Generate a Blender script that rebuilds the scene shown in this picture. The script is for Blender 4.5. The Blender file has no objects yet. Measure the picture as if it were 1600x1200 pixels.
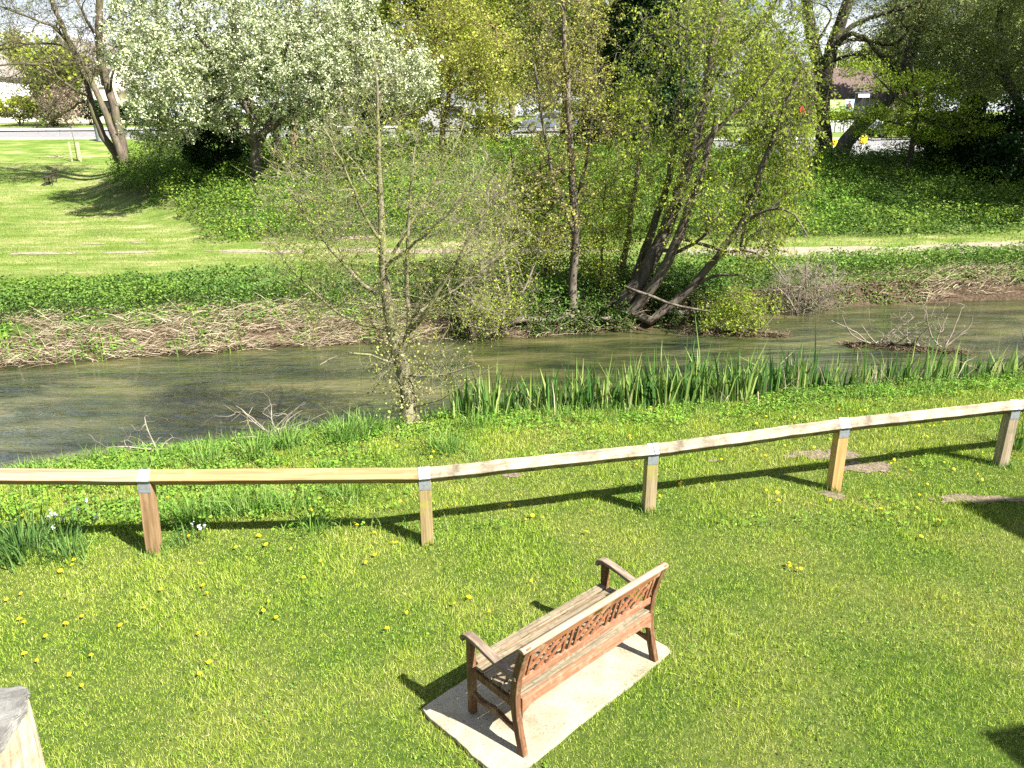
import bpy, math, random
import numpy as np
from mathutils import Vector, Matrix

# ---------------------------------------------------------------- camera, world, sun, exposure
F_PX, PITCH, CAM_H, ROLL = 1194.8, math.radians(18.97), 4.147, 0.007
SC = bpy.context.scene
C = SC.collection
cp, sp = math.cos(PITCH), math.sin(PITCH)
FW = np.array([0, cp, -sp]); UP0 = np.array([0, sp, cp]); RT0 = np.array([1.0, 0, 0])
cr, sr = math.cos(ROLL), math.sin(ROLL)
RT = cr * RT0 - sr * UP0
UP = sr * RT0 + cr * UP0
cam_d = bpy.data.cameras.new('camera'); cam = bpy.data.objects.new('camera', cam_d); C.objects.link(cam)
M = Matrix(((RT[0], UP[0], -FW[0], 0), (RT[1], UP[1], -FW[1], 0), (RT[2], UP[2], -FW[2], CAM_H), (0, 0, 0, 1)))
cam.matrix_world = M
cam_d.sensor_width = 36.0; cam_d.lens = F_PX / 1600 * 36.0
cam_d.clip_start = 0.05; cam_d.clip_end = 2000
SC.camera = cam

SUN_AZ = math.radians(-34.5); SUN_EL = math.radians(45.5)     # direction towards the sun (angle from +x)
w = bpy.data.worlds.new("World"); SC.world = w; w.use_nodes = True
wn = w.node_tree.nodes; wl = w.node_tree.links
bg = wn['Background']
sky = wn.new('ShaderNodeTexSky'); sky.sky_type = 'NISHITA'; sky.sun_disc = False
sky.sun_elevation = SUN_EL; sky.sun_rotation = math.pi / 2 - SUN_AZ
sky.dust_density = 1.6; sky.ozone_density = 1.5
tc = wn.new('ShaderNodeTexCoord'); mp = wn.new('ShaderNodeMapping'); mp.inputs['Scale'].default_value = (1.2, 1.2, 4.0)
cn = wn.new('ShaderNodeTexNoise'); cn.inputs['Scale'].default_value = 2.4; cn.inputs['Detail'].default_value = 7
crp = wn.new('ShaderNodeValToRGB'); crp.color_ramp.elements[0].position = 0.42; crp.color_ramp.elements[1].position = 0.60
mx = wn.new('ShaderNodeMix'); mx.data_type = 'RGBA'; mx.inputs['B'].default_value = (15.0, 15.8, 17.0, 1)
wl.new(tc.outputs['Generated'], mp.inputs['Vector']); wl.new(mp.outputs[0], cn.inputs['Vector'])
wl.new(cn.outputs['Fac'], crp.inputs[0])
sxyz = wn.new('ShaderNodeSeparateXYZ'); wl.new(tc.outputs['Generated'], sxyz.inputs[0])
cmr = wn.new('ShaderNodeMapRange'); cmr.inputs['From Min'].default_value = -.15; cmr.inputs['From Max'].default_value = .45; wl.new(sxyz.outputs['Y'], cmr.inputs['Value'])
cmu = wn.new('ShaderNodeMath'); cmu.operation = 'MULTIPLY'; wl.new(crp.outputs[0], cmu.inputs[0]); wl.new(cmr.outputs[0], cmu.inputs[1])
wl.new(cmu.outputs[0], mx.inputs['Factor'])
wl.new(sky.outputs[0], mx.inputs['A']); wl.new(mx.outputs['Result'], bg.inputs['Color'])
bg.inputs['Strength'].default_value = 0.036
sl = bpy.data.lights.new('sun', 'SUN'); so = bpy.data.objects.new('sun', sl); C.objects.link(so)
sl.energy = 5.0; sl.specular_factor = 1.0; sl.angle = math.radians(0.5); sl.color = (1.0, 0.95, 0.87)
SD = Vector((math.cos(SUN_AZ) * math.cos(SUN_EL), math.sin(SUN_AZ) * math.cos(SUN_EL), math.sin(SUN_EL)))
so.rotation_euler = SD.to_track_quat('Z', 'Y').to_euler(); so.location = (10, -10, 30)
SC.view_settings.view_transform = 'Standard'; SC.view_settings.look = 'None'
SC.view_settings.exposure = 1.68; SC.view_settings.gamma = 1.0
cy = SC.cycles
cy.max_bounces = 6; cy.diffuse_bounces = 2; cy.glossy_bounces = 3; cy.transmission_bounces = 4; cy.transparent_max_bounces = 8
cy.sample_clamp_indirect = 5; cy.sample_clamp_direct = 3.0; cy.caustics_reflective = False; cy.caustics_refractive = False
cy.use_denoising = False
SC.render.film_transparent = False

RNG = np.random.default_rng(7)

# ---------------------------------------------------------------- geometry of the view (only used to measure where things stand)
def ray(px, py):
    a = (px - 800) / F_PX; b = (600 - py) / F_PX
    return RT * a + UP * b + FW

# value noise on numpy arrays
_G = np.random.default_rng(99).random((256, 256))
def vnoise(x, y, s=1.0, seed=0):
    x = np.asarray(x, float) / s + 37.3 + seed * 17.13; y = np.asarray(y, float) / s + 91.7 + seed * 5.71
    xi = np.floor(x).astype(int); yi = np.floor(y).astype(int); fx = x - xi; fy = y - yi
    fx = fx * fx * (3 - 2 * fx); fy = fy * fy * (3 - 2 * fy)
    g = lambda i, j: _G[i % 256, j % 256]
    return (g(xi, yi) * (1 - fx) + g(xi + 1, yi) * fx) * (1 - fy) + (g(xi, yi + 1) * (1 - fx) + g(xi + 1, yi + 1) * fx) * fy
def fnoise(x, y, s=1.0, seed=0, n=3):
    t = 0; a = 1; tot = 0
    for k in range(n):
        t = t + a * vnoise(x, y, s / 2 ** k, seed + k); tot += a; a *= .5
    return t / tot
def sstep(a, b, x):
    t = np.clip((np.asarray(x, float) - a) / (b - a), 0, 1); return t * t * (3 - 2 * t)

EX = [-40, -20, -12, -9, -6.5, -5.9, -4.4, -2.76, -1.5, -.8, .5, 1.4, 2.4, 4.6, 6.3, 8.6, 12, 20, 40]
EY = [2, 5, 7.0, 8.0, 8.75, 9.15, 9.75, 10.2, 10.45, 10.75, 10.8, 10.85, 10.95, 11.6, 12.0, 12.4, 13.2, 15, 20]
def edge(x): return np.interp(x, EX, EY) + .14 * (fnoise(x, x * 0, .7, 3) - .5) * 2
FX = [-40, -20, -10.5, -7, -5, -2.9, .75, 4, 5.5, 7.6, 11.5, 14.3, 25, 45]
FY = [8, 12.6, 15.04, 16.0, 16.5, 16.8, 17.2, 18.0, 18.8, 19.6, 20.6, 20.9, 22.0, 24]
def fedge(x): return np.interp(x, FX, FY) + .22 * (fnoise(x, x * 0, 1.2, 8) - .5) * 2
WZ = -0.6
PL = ([22, 27, 33, 38, 42, 50, 57, 65, 72, 80, 120, 250], [.02, .12, .35, .65, .98, 1.95, 3.10, 3.55, 4.0, 4.3, 5.0, 6.0])
PM = ([22, 25, 28, 31, 35, 39, 45, 57, 65, 72, 80, 120, 250], [.02, .05, .35, .95, 1.6, 2.1, 2.6, 3.10, 3.55, 4.0, 4.3, 5.0, 6.0])
PR = ([22, 25.5, 28, 31, 35, 38, 41, 44, 60, 80, 120, 250], [.02, .04, .2, 1.0, 1.95, 2.4, 2.3, 1.95, 2.2, 3.1, 4.6, 6.0])
def terrain(x, y):
    x = np.asarray(x, float); y = np.asarray(y, float)
    e = edge(x); f = fedge(x)
    near = .03 * (fnoise(x, y, 1.6, 1) - .5) * 2
    near = near - .05 * sstep(-1.3, 0, y - e)
    bank = near * (1 - sstep(0, .6, y - e)) - 0.82 * sstep(0, .62, y - e)
    bed = -0.82 - .25 * np.sin(np.clip((y - e) / np.maximum(f - e, 1), 0, 1) * np.pi)
    wl_ = np.interp(x, [-6, 0, 5], [1.9, 1.1, .75])       # width of far bank slope
    d = y - f
    far0 = -.82 + .22 * sstep(-.5, 0, d) + .6 * sstep(0, 1, d / wl_) ** .8
    mx_ = np.interp(y, [22, 28, 32, 38, 45], [-9.5, -10.5, -13, -19, -22])
    tl = sstep(-2.5, 2.5, x - mx_); tr = sstep(8, 14, x) * 1.0
    zz = np.interp(y, *PL) * (1 - tl) + tl * ((1 - tr) * np.interp(y, *PM) + tr * np.interp(y, *PR))
    bump = .12 * (fnoise(x, y, 3.0, 5) - .5) * sstep(26, 30, y) * tl
    far = np.where(y > 21, zz + bump, far0 + .06 * (fnoise(x, y, .8, 4) - .5) * (d > 0.1))
    far = np.where((y > 19) & (y <= 21.01), far0 * 1.0, far)
    t = sstep(20, 22.5, y)
    far = np.where(y > 19.9, (far0 * (1 - t) + (zz + bump) * t), far0)
    z = np.where(y < e, near, np.where(y < e + .62, bank, np.where(y < f - .5, bed, far)))
    return z
def tz(x, y): return float(terrain(np.array([x]), np.array([y]))[0])
def ground_hit(px, py, zoff=0.0):
    r = ray(px, py); t = 2.0; o = np.array([0, 0, CAM_H])
    while t < 300:
        p = o + r * t
        if p[2] <= tz(p[0], p[1]) + zoff: break
        t += .03 + t * .002
    return p
def at(px, py, Y):
    r = ray(px, py); return np.array([0, 0, CAM_H]) + r * (Y / r[1])
def atz(px, py, z):
    r = ray(px, py); t = (z - CAM_H) / r[2]; return np.array([0, 0, CAM_H]) + r * t

# ---------------------------------------------------------------- object helpers
def props(o, label=None, cat=None, group=None, kind=None):
    if label: o['label'] = label
    if cat: o['category'] = cat
    if group: o['group'] = group
    if kind: o['kind'] = kind
    return o
def empty(name, loc, label, cat, group=None, rz=0.0):
    o = bpy.data.objects.new(name, None); C.objects.link(o); o.location = tuple(float(v) for v in loc); o.rotation_euler = (0, 0, rz)
    o.empty_display_size = .2
    return props(o, label, cat, group)
def mesh_np(name, V, faces, mat, parent=None, smooth=False, local=True):
    """V (n,3) world coordinates, faces: list of int arrays (m,3) or (m,4). Vertices are moved into the parent's frame."""
    V = np.asarray(V, np.float32)
    off = np.zeros(3, np.float32)
    if parent is not None and local: off = np.array(parent.location, np.float32)
    me = bpy.data.meshes.new(name)
    me.vertices.add(len(V)); me.vertices.foreach_set('co', (V - off).ravel())
    loops = np.concatenate([f.ravel() for f in faces]).astype(np.int32)
    tot = np.concatenate([np.full(len(f), f.shape[1], np.int32) for f in faces])
    st = np.concatenate([[0], np.cumsum(tot)[:-1]]).astype(np.int32)
    me.loops.add(len(loops)); me.loops.foreach_set('vertex_index', loops)
    me.polygons.add(len(tot)); me.polygons.foreach_set('loop_start', st); me.polygons.foreach_set('loop_total', tot)
    if smooth: me.polygons.foreach_set('use_smooth', np.ones(len(tot), bool))
    me.update(calc_edges=True)
    ms = mat if isinstance(mat, list) else [mat]
    for m_ in ms: me.materials.append(m_)
    o = bpy.data.objects.new(name, me); C.objects.link(o)
    if parent is not None: o.parent = parent
    return o
def poly_obj(name, V, F, mat, parent=None, mw=None, bevel=0, smooth=False):
    """general polygons, vertices in the parent's local frame; mw: matrix in the parent's frame"""
    me = bpy.data.meshes.new(name); me.from_pydata([tuple(map(float, v)) for v in V], [], [tuple(f) for f in F]); me.update()
    for m_ in (mat if isinstance(mat, list) else [mat]): me.materials.append(m_)
    if smooth:
        for p in me.polygons: p.use_smooth = True
    o = bpy.data.objects.new(name, me); C.objects.link(o)
    if parent is not None: o.parent = parent
    if mw is not None: o.matrix_basis = mw
    if bevel:
        b = o.modifiers.new('bevel', 'BEVEL'); b.width = bevel; b.segments = 2; b.limit_method = 'ANGLE'; b.angle_limit = math.radians(40)
    return o
BOXF = [(0, 3, 2, 1), (4, 5, 6, 7), (0, 1, 5, 4), (1, 2, 6, 5), (2, 3, 7, 6), (3, 0, 4, 7)]
class MB:
    def __init__(s): s.v = []; s.f = []
    def add(s, V, F):
        n = len(s.v); s.v += [tuple(map(float, q)) for q in V]; s.f += [tuple(i + n for i in f) for f in F]; return s
    def box(s, c, d, R=None):
        x, y, z = d[0] / 2, d[1] / 2, d[2] / 2
        V = [Vector(q) for q in [(-x, -y, -z), (x, -y, -z), (x, y, -z), (-x, y, -z), (-x, -y, z), (x, -y, z), (x, y, z), (-x, y, z)]]
        if R is not None: V = [R @ q for q in V]
        return s.add([q + Vector(c) for q in V], BOXF)
    def bar(s, p0, p1, w_, h, up=(0, 0, 1)):
        p0 = Vector(p0); p1 = Vector(p1); d = (p1 - p0); L = d.length; d.normalize()
        u = Vector(up); sd = d.cross(u).normalized(); u = sd.cross(d).normalized()
        V = []
        for p in (p0, p1):
            for a, b in ((-1, -1), (1, -1), (1, 1), (-1, 1)): V.append(p + sd * a * w_ / 2 + u * b * h / 2)
        return s.add(V, [(0, 1, 2, 3), (7, 6, 5, 4), (0, 4, 5, 1), (1, 5, 6, 2), (2, 6, 7, 3), (3, 7, 4, 0)])
    def tube(s, pts, rad, n=8):
        pts = [Vector(p) for p in pts]; V = []; F = []
        if not hasattr(rad, '__len__'): rad = [rad] * len(pts)
        prev = None
        for i, p in enumerate(pts):
            d = (pts[min(i + 1, len(pts) - 1)] - pts[max(i - 1, 0)]).normalized()
            a = prev if prev is not None else (Vector((0, 0, 1)) if abs(d.z) < .9 else Vector((1, 0, 0)))
            u = (a - d * a.dot(d)).normalized(); prev = u; v_ = d.cross(u)
            for k in range(n):
                t = 2 * math.pi * k / n; V.append(p + (u * math.cos(t) + v_ * math.sin(t)) * rad[i])
        for i in range(len(pts) - 1):
            for k in range(n):
                a = i * n + k; b = i * n + (k + 1) % n; F.append((a, b, b + n, a + n))
        F.append(tuple(reversed(range(n)))); F.append(tuple((len(pts) - 1) * n + k for k in range(n)))
        return s.add(V, F)
    def ribbon_solid(s, prof, u0, u1, axis='u'):
        """profile: list of (w0,z0,w1,z1) pairs (two sides) extruded along x from u0 to u1"""
        n = len(prof); V = []
        for u in (u0, u1):
            for (a, b, c, d) in prof: V += [(u, a, b), (u, c, d)]
        F = []; o = 2 * n
        for i in range(n - 1):
            a = 2 * i; F += [(a, a + 1, a + 3, a + 2), (o + a, o + a + 2, o + a + 3, o + a + 1), (a, a + 2, o + a + 2, o + a), (a + 1, o + a + 1, o + a + 3, a + 3)]
        F += [(0, o, o + 1, 1), (2 * n - 2, 2 * n - 1, o + 2 * n - 1, o + 2 * n - 2)]
        return s.add(V, F)
    def obj(s, name, mat, parent=None, bevel=0, smooth=False, mw=None):
        o = poly_obj(name, s.v, s.f, mat, parent, mw, bevel, smooth); return o

# ---------------------------------------------------------------- materials
def mat_base(name):
    m = bpy.data.materials.new(name); m.use_nodes = True; nt = m.node_tree
    return m, nt.nodes, nt.links, nt.nodes['Principled BSDF']
def ramp(n, cols, pos=None):
    r = n.new('ShaderNodeValToRGB'); e = r.color_ramp.elements
    pos = pos or [i / (len(cols) - 1) for i in range(len(cols))]
    while len(e) < len(cols): e.new(.5)
    for i, (c_, p_) in enumerate(zip(cols, pos)): e[i].position = p_; e[i].color = (*c_, 1)
    return r
def noise(n, l, scale, detail=4, vec=None, rough=.55, coord='Object', stretch=None, dist=0):
    t = n.new('ShaderNodeTexCoord'); q = n.new('ShaderNodeTexNoise')
    q.inputs['Scale'].default_value = scale; q.inputs['Detail'].default_value = detail; q.inputs['Roughness'].default_value = rough
    q.inputs['Distortion'].default_value = dist
    if stretch:
        m_ = n.new('ShaderNodeMapping'); m_.inputs['Scale'].default_value = stretch
        l.new(t.outputs[coord], m_.inputs['Vector']); l.new(m_.outputs[0], q.inputs['Vector'])
    else: l.new(t.outputs[coord], q.inputs['Vector'])
    return q
def mixc(n, l, fac, a, b, mode='MIX'):
    m_ = n.new('ShaderNodeMix'); m_.data_type = 'RGBA'; m_.blend_type = mode
    for sock, v in (('Factor', fac), ('A', a), ('B', b)):
        if hasattr(v, 'is_linked') or hasattr(v, 'links'): l.new(v, m_.inputs[sock])
        elif isinstance(v, (int, float)): m_.inputs[sock].default_value = v
        else: m_.inputs[sock].default_value = (*v, 1)
    return m_.outputs['Result']
def bump(n, l, bs, h, strength=.4, dist=.01):
    b = n.new('ShaderNodeBump'); b.inputs['Strength'].default_value = strength; b.inputs['Distance'].default_value = dist
    l.new(h, b.inputs['Height']); l.new(b.outputs[0], bs.inputs['Normal']); return b
def leaf_mat(name, cols, trans=.35, patch=None, patch_scale=.5, patch_cols=None, rough=.7, spec=.10):
    m, n, l, bs = mat_base(name)
    g = n.new('ShaderNodeNewGeometry'); r = ramp(n, cols); l.new(g.outputs['Random Per Island'], r.inputs[0])
    col = r.outputs[0]
    if patch_cols:
        q = noise(n, l, patch_scale, 3); rr = ramp(n, [(0, 0, 0), (1, 1, 1)], [.4, .62]); l.new(q.outputs['Fac'], rr.inputs[0])
        r2 = ramp(n, patch_cols); l.new(g.outputs['Random Per Island'], r2.inputs[0])
        col = mixc(n, l, rr.outputs[0], col, r2.outputs[0])
    l.new(col, bs.inputs['Base Color']); bs.inputs['Roughness'].default_value = rough; bs.inputs['Specular IOR Level'].default_value = spec
    tr = n.new('ShaderNodeBsdfTranslucent'); l.new(col, tr.inputs['Color'])
    ms = n.new('ShaderNodeMixShader'); ms.inputs[0].default_value = trans
    l.new(bs.outputs[0], ms.inputs[1]); l.new(tr.outputs[0], ms.inputs[2]); l.new(ms.outputs[0], n['Material Output'].inputs['Surface'])
    return m
def bark_mat(name, dark, light, scale=6, stretch=(1, 1, .25), moss=None):
    m, n, l, bs = mat_base(name)
    q = noise(n, l, scale, 6, stretch=stretch, rough=.7); r = ramp(n, [dark, light], [.35, .68]); l.new(q.outputs['Fac'], r.inputs[0])
    col = r.outputs[0]
    if moss:
        q2 = noise(n, l, 1.3, 4); rr = ramp(n, [(0, 0, 0), (1, 1, 1)], [.48, .62]); l.new(q2.outputs['Fac'], rr.inputs[0])
        col = mixc(n, l, rr.outputs[0], col, moss)
    l.new(col, bs.inputs['Base Color']); bs.inputs['Roughness'].default_value = .85; bs.inputs['Specular IOR Level'].default_value = .2
    bump(n, l, bs, q.outputs['Fac'], .6, .03)
    return m
def plain(name, col, rough=.6, metal=0, var=.12, scale=8, spec=.4):
    m, n, l, bs = mat_base(name)
    q = noise(n, l, scale, 4); a = tuple(c_ * (1 - var) for c_ in col); b = tuple(min(1, c_ * (1 + var)) for c_ in col)
    r = ramp(n, [a, b], [.35, .65]); l.new(q.outputs['Fac'], r.inputs[0]); l.new(r.outputs[0], bs.inputs['Base Color'])
    bs.inputs['Roughness'].default_value = rough; bs.inputs['Metallic'].default_value = metal; bs.inputs['Specular IOR Level'].default_value = spec
    return m
def wood_mat(name, cols, grain=(3, 60, 60), patch=None, patch_amt=(.45, .6), patch_scale=7, rough=.75, bmp=.5, knots=False):
    """grain runs along local x"""
    m, n, l, bs = mat_base(name)
    q = noise(n, l, 1.0, 6, stretch=grain, rough=.65, dist=.4); r = ramp(n, cols, [.3 + .4 * i / (len(cols) - 1) for i in range(len(cols))]); l.new(q.outputs['Fac'], r.inputs[0])
    col = r.outputs[0]
    if patch:
        q2 = noise(n, l, patch_scale, 6, rough=.7); rr = ramp(n, [(0, 0, 0), (1, 1, 1)], list(patch_amt)); l.new(q2.outputs['Fac'], rr.inputs[0])
        col = mixc(n, l, rr.outputs[0], col, patch)
    if knots:
        t = n.new('ShaderNodeTexCoord'); v_ = n.new('ShaderNodeTexVoronoi'); v_.inputs['Scale'].default_value = 2.6
        mm = n.new('ShaderNodeMapping'); mm.inputs['Scale'].default_value = (1, 2.2, 2.2); l.new(t.outputs['Object'], mm.inputs[0]); l.new(mm.outputs[0], v_.inputs['Vector'])
        rr = ramp(n, [(1, 1, 1), (0, 0, 0)], [.06, .16]); l.new(v_.outputs['Distance'], rr.inputs[0])
        col = mixc(n, l, rr.outputs[0], col, (.30, .15, .05))
    l.new(col, bs.inputs['Base Color']); bs.inputs['Roughness'].default_value = rough; bs.inputs['Specular IOR Level'].default_value = .25
    bump(n, l, bs, q.outputs['Fac'], bmp, .004)
    return m

M_grassblade = leaf_mat('lawn_grass_blades', [(.07, .145, .010), (.175, .305, .018), (.29, .43, .03), (.41, .53, .07), (.53, .56, .20)], .12, patch_scale=.8,
                        patch_cols=[(.10, .165, .012), (.24, .34, .02), (.37, .46, .04), (.48, .52, .11), (.58, .54, .26)])
M_tall = leaf_mat('tall_grass_leaves', [(.07, .17, .03), (.13, .27, .04), (.22, .36, .08), (.34, .42, .14)], .3)
M_cover = leaf_mat('broad_weed_leaves', [(.10, .24, .025), (.18, .36, .04), (.28, .46, .06)], .3, patch_scale=.7, patch_cols=[(.08, .19, .03), (.14, .28, .04), (.22, .36, .06)])
M_nettle = leaf_mat('nettle_leaves', [(.04, .09, .018), (.08, .165, .03), (.15, .25, .05)], .22, patch_scale=.5, patch_cols=[(.07, .15, .02), (.14, .24, .035), (.23, .34, .06)])
M_mound = leaf_mat('mound_leaves', [(.04, .085, .013), (.09, .165, .022), (.17, .26, .045)], .25, patch_scale=.4, patch_cols=[(.09, .16, .018), (.17, .26, .028), (.29, .36, .06)])
M_farblade = leaf_mat('meadow_blades', [(.10, .165, .022), (.165, .24, .035), (.27, .32, .075)], .3, patch_scale=.35, patch_cols=[(.18, .22, .045), (.33, .32, .12), (.50, .44, .27)])
M_straw = leaf_mat('dead_reed_straw', [(.14, .10, .06), (.28, .22, .14), (.40, .34, .23), (.54, .47, .34)], .1)
M_iris = leaf_mat('iris_leaves', [(.03, .09, .025), (.06, .16, .035), (.12, .25, .05), (.24, .36, .08), (.42, .50, .16)], .3, rough=.45, spec=.3)
M_alderleaf = leaf_mat('alder_buds', [(.20, .24, .04), (.34, .40, .06), (.50, .56, .10)], .35)
M_willow = leaf_mat('willow_leaves', [(.17, .25, .025), (.30, .39, .035), (.46, .54, .07)], .4, patch_scale=.6, patch_cols=[(.13, .19, .03), (.22, .29, .04), (.33, .38, .07)])
M_maple = leaf_mat('young_maple_leaves', [(.20, .22, .04), (.34, .35, .06), (.46, .44, .10), (.54, .50, .18)], .4)
M_blossom = leaf_mat('white_blossom', [(.34, .40, .17), (.58, .64, .38), (.74, .78, .56), (.84, .85, .68)], .25)
M_blossomleaf = leaf_mat('blossom_tree_leaves', [(.07, .11, .03), (.16, .22, .07), (.30, .36, .15)], .25)
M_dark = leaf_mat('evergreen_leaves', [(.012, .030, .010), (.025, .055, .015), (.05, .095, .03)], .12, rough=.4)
M_olive = leaf_mat('olive_leaves', [(.12, .17, .03), (.22, .28, .05), (.34, .40, .09)], .35)
M_yel = leaf_mat('yellow_green_leaves', [(.23, .27, .03), (.36, .41, .05), (.48, .52, .09)], .4)
M_elm = leaf_mat('elm_seed_leaves', [(.14, .23, .02), (.25, .36, .03), (.40, .50, .06)], .4)
M_grey = leaf_mat('grey_green_leaves', [(.18, .23, .08), (.29, .35, .13), (.43, .49, .21)], .35)
M_brown = leaf_mat('bronze_leaves', [(.19, .22, .05), (.33, .37, .07), (.46, .48, .14)], .35)
M_pink = leaf_mat('pinkish_blossom', [(.30, .22, .17), (.45, .34, .28), (.58, .46, .38)], .3)
M_ivy = leaf_mat('ivy_leaves', [(.03, .07, .015), (.06, .12, .02), (.11, .18, .04)], .15, rough=.35)
M_petalw = leaf_mat('white_petals', [(.70, .70, .72), (.85, .84, .86)], .3)
M_dand, _n, _l, _b = mat_base('dandelion_yellow'); _b.inputs['Base Color'].default_value = (.86, .66, .01, 1); _b.inputs['Roughness'].default_value = .7
M_bark = bark_mat('grey_brown_bark', (.06, .05, .038), (.23, .195, .155))
M_barkpale = bark_mat('pale_bark', (.05, .04, .03), (.21, .17, .13), moss=(.12, .115, .06))
M_barkdark = bark_mat('dark_bark', (.03, .025, .018), (.10, .085, .06), moss=(.07, .08, .03))
M_barkalder = bark_mat('alder_bark', (.10, .09, .055), (.33, .30, .20), scale=9, moss=(.20, .21, .08))
M_barkred = bark_mat('ochre_bark', (.12, .08, .05), (.34, .24, .14))
M_twig = plain('dead_twig', (.24, .205, .16), .8, var=.3)

# ---------------------------------------------------------------- terrain, water, road, paths
def ground_material():
    m, n, l, bs = mat_base('ground_turf')
    q1 = noise(n, l, .8, 6); q2 = noise(n, l, 14, 6, rough=.7); q3 = noise(n, l, .33, 4)
    r = ramp(n, [(.018, .04, .008), (.045, .085, .013), (.11, .155, .028), (.16, .16, .06)], [.3, .45, .6, .75]); l.new(q2.outputs['Fac'], r.inputs[0])
    r1 = ramp(n, [(.045, .08, .012), (.13, .145, .04)], [.4, .62]); l.new(q1.outputs['Fac'], r1.inputs[0])
    g = mixc(n, l, .5, r.outputs[0], r1.outputs[0])
    # bright meadow beyond the river
    tcx = n.new('ShaderNodeTexCoord'); sx = n.new('ShaderNodeSeparateXYZ'); l.new(tcx.outputs['Object'], sx.inputs[0])
    mr = n.new('ShaderNodeMapRange'); mr.inputs['From Min'].default_value = 21; mr.inputs['From Max'].default_value = 22.5; l.new(sx.outputs['Y'], mr.inputs['Value'])
    q4 = noise(n, l, 1.2, 8, stretch=(.35, 1, 1), rough=.7)
    r4 = ramp(n, [(.075, .13, .02), (.13, .20, .035), (.24, .27, .09), (.42, .38, .23)], [.32, .47, .58, .70]); l.new(q4.outputs['Fac'], r4.inputs[0])
    g = mixc(n, l, mr.outputs[0], g, r4.outputs[0])
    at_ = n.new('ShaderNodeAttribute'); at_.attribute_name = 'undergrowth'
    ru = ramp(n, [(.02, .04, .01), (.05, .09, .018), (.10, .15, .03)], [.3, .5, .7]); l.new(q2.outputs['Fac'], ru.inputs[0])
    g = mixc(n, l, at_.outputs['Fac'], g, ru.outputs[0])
    # soil where the bank is steep or low
    geo = n.new('ShaderNodeNewGeometry'); sn = n.new('ShaderNodeSeparateXYZ'); l.new(geo.outputs['Normal'], sn.inputs[0])
    st = n.new('ShaderNodeMapRange'); st.inputs['From Min'].default_value = .93; st.inputs['From Max'].default_value = .80; l.new(sn.outputs['Z'], st.inputs['Value'])
    lo = n.new('ShaderNodeMapRange'); lo.inputs['From Min'].default_value = -.12; lo.inputs['From Max'].default_value = -.25; l.new(sx.outputs['Z'], lo.inputs['Value'])
    mxx = n.new('ShaderNodeMath'); mxx.operation = 'MAXIMUM'; l.new(st.outputs[0], mxx.inputs[0]); l.new(lo.outputs[0], mxx.inputs[1])
    rs = ramp(n, [(.025, .018, .011), (.075, .053, .034), (.14, .105, .068)], [.3, .5, .7]); l.new(q2.outputs['Fac'], rs.inputs[0])
    g = mixc(n, l, mxx.outputs[0], g, rs.outputs[0])
    l.new(g, bs.inputs['Base Color']); bs.inputs['Roughness'].default_value = .95; bs.inputs['Specular IOR Level'].default_value = .1
    bump(n, l, bs, q2.outputs['Fac'], .8, .05)
    return m
M_ground = ground_material()
def grid_sheet(name, xs, ys, mat, zoff=0.0, mask=None, kind='structure', smooth=True):
    X, Y = np.meshgrid(xs, ys); Z = terrain(X, Y) + zoff
    V = np.stack([X.ravel(), Y.ravel(), Z.ravel()], 1); nx = len(xs); ny = len(ys)
    i, j = np.meshgrid(np.arange(nx - 1), np.arange(ny - 1)); a = (j * nx + i).ravel()
    F = np.stack([a, a + 1, a + nx + 1, a + nx], 1)
    if mask is not None:
        cx = (X[:-1, :-1] + X[1:, 1:]).ravel() / 2; cy_ = (Y[:-1, :-1] + Y[1:, 1:]).ravel() / 2
        F = F[mask(cx, cy_)]
        used = np.unique(F); mp_ = -np.ones(len(V), int); mp_[used] = np.arange(len(used)); V = V[used]; F = mp_[F]
    o = mesh_np(name, V, [F], mat, smooth=smooth); o['kind'] = kind
    return o
xs = np.concatenate([np.linspace(-400, -62, 18), np.arange(-60, -12, .6), np.arange(-12, 14, .16), np.arange(14, 60, .6), np.linspace(62, 400, 18)])
ys = np.concatenate([np.linspace(-60, 1, 20), np.arange(2, 8.6, .3), np.arange(8.7, 24, .12), np.arange(24, 60, .4), np.linspace(60, 500, 60)])
go = grid_sheet('ground', xs, ys, M_ground)
_X, _Y = np.meshgrid(xs, ys); _X = _X.ravel(); _Y = _Y.ravel(); _mx = np.interp(_Y, [22, 28, 32, 38, 45], [-9.5, -10.5, -13, -19, -22])
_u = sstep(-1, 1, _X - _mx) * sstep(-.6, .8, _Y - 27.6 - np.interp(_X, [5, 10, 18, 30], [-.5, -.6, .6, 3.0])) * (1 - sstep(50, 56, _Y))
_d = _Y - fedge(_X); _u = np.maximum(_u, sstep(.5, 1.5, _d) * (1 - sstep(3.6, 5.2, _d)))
_a = go.data.attributes.new('undergrowth', 'FLOAT', 'POINT'); _a.data.foreach_set('value', _u.astype(np.float32))

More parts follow.
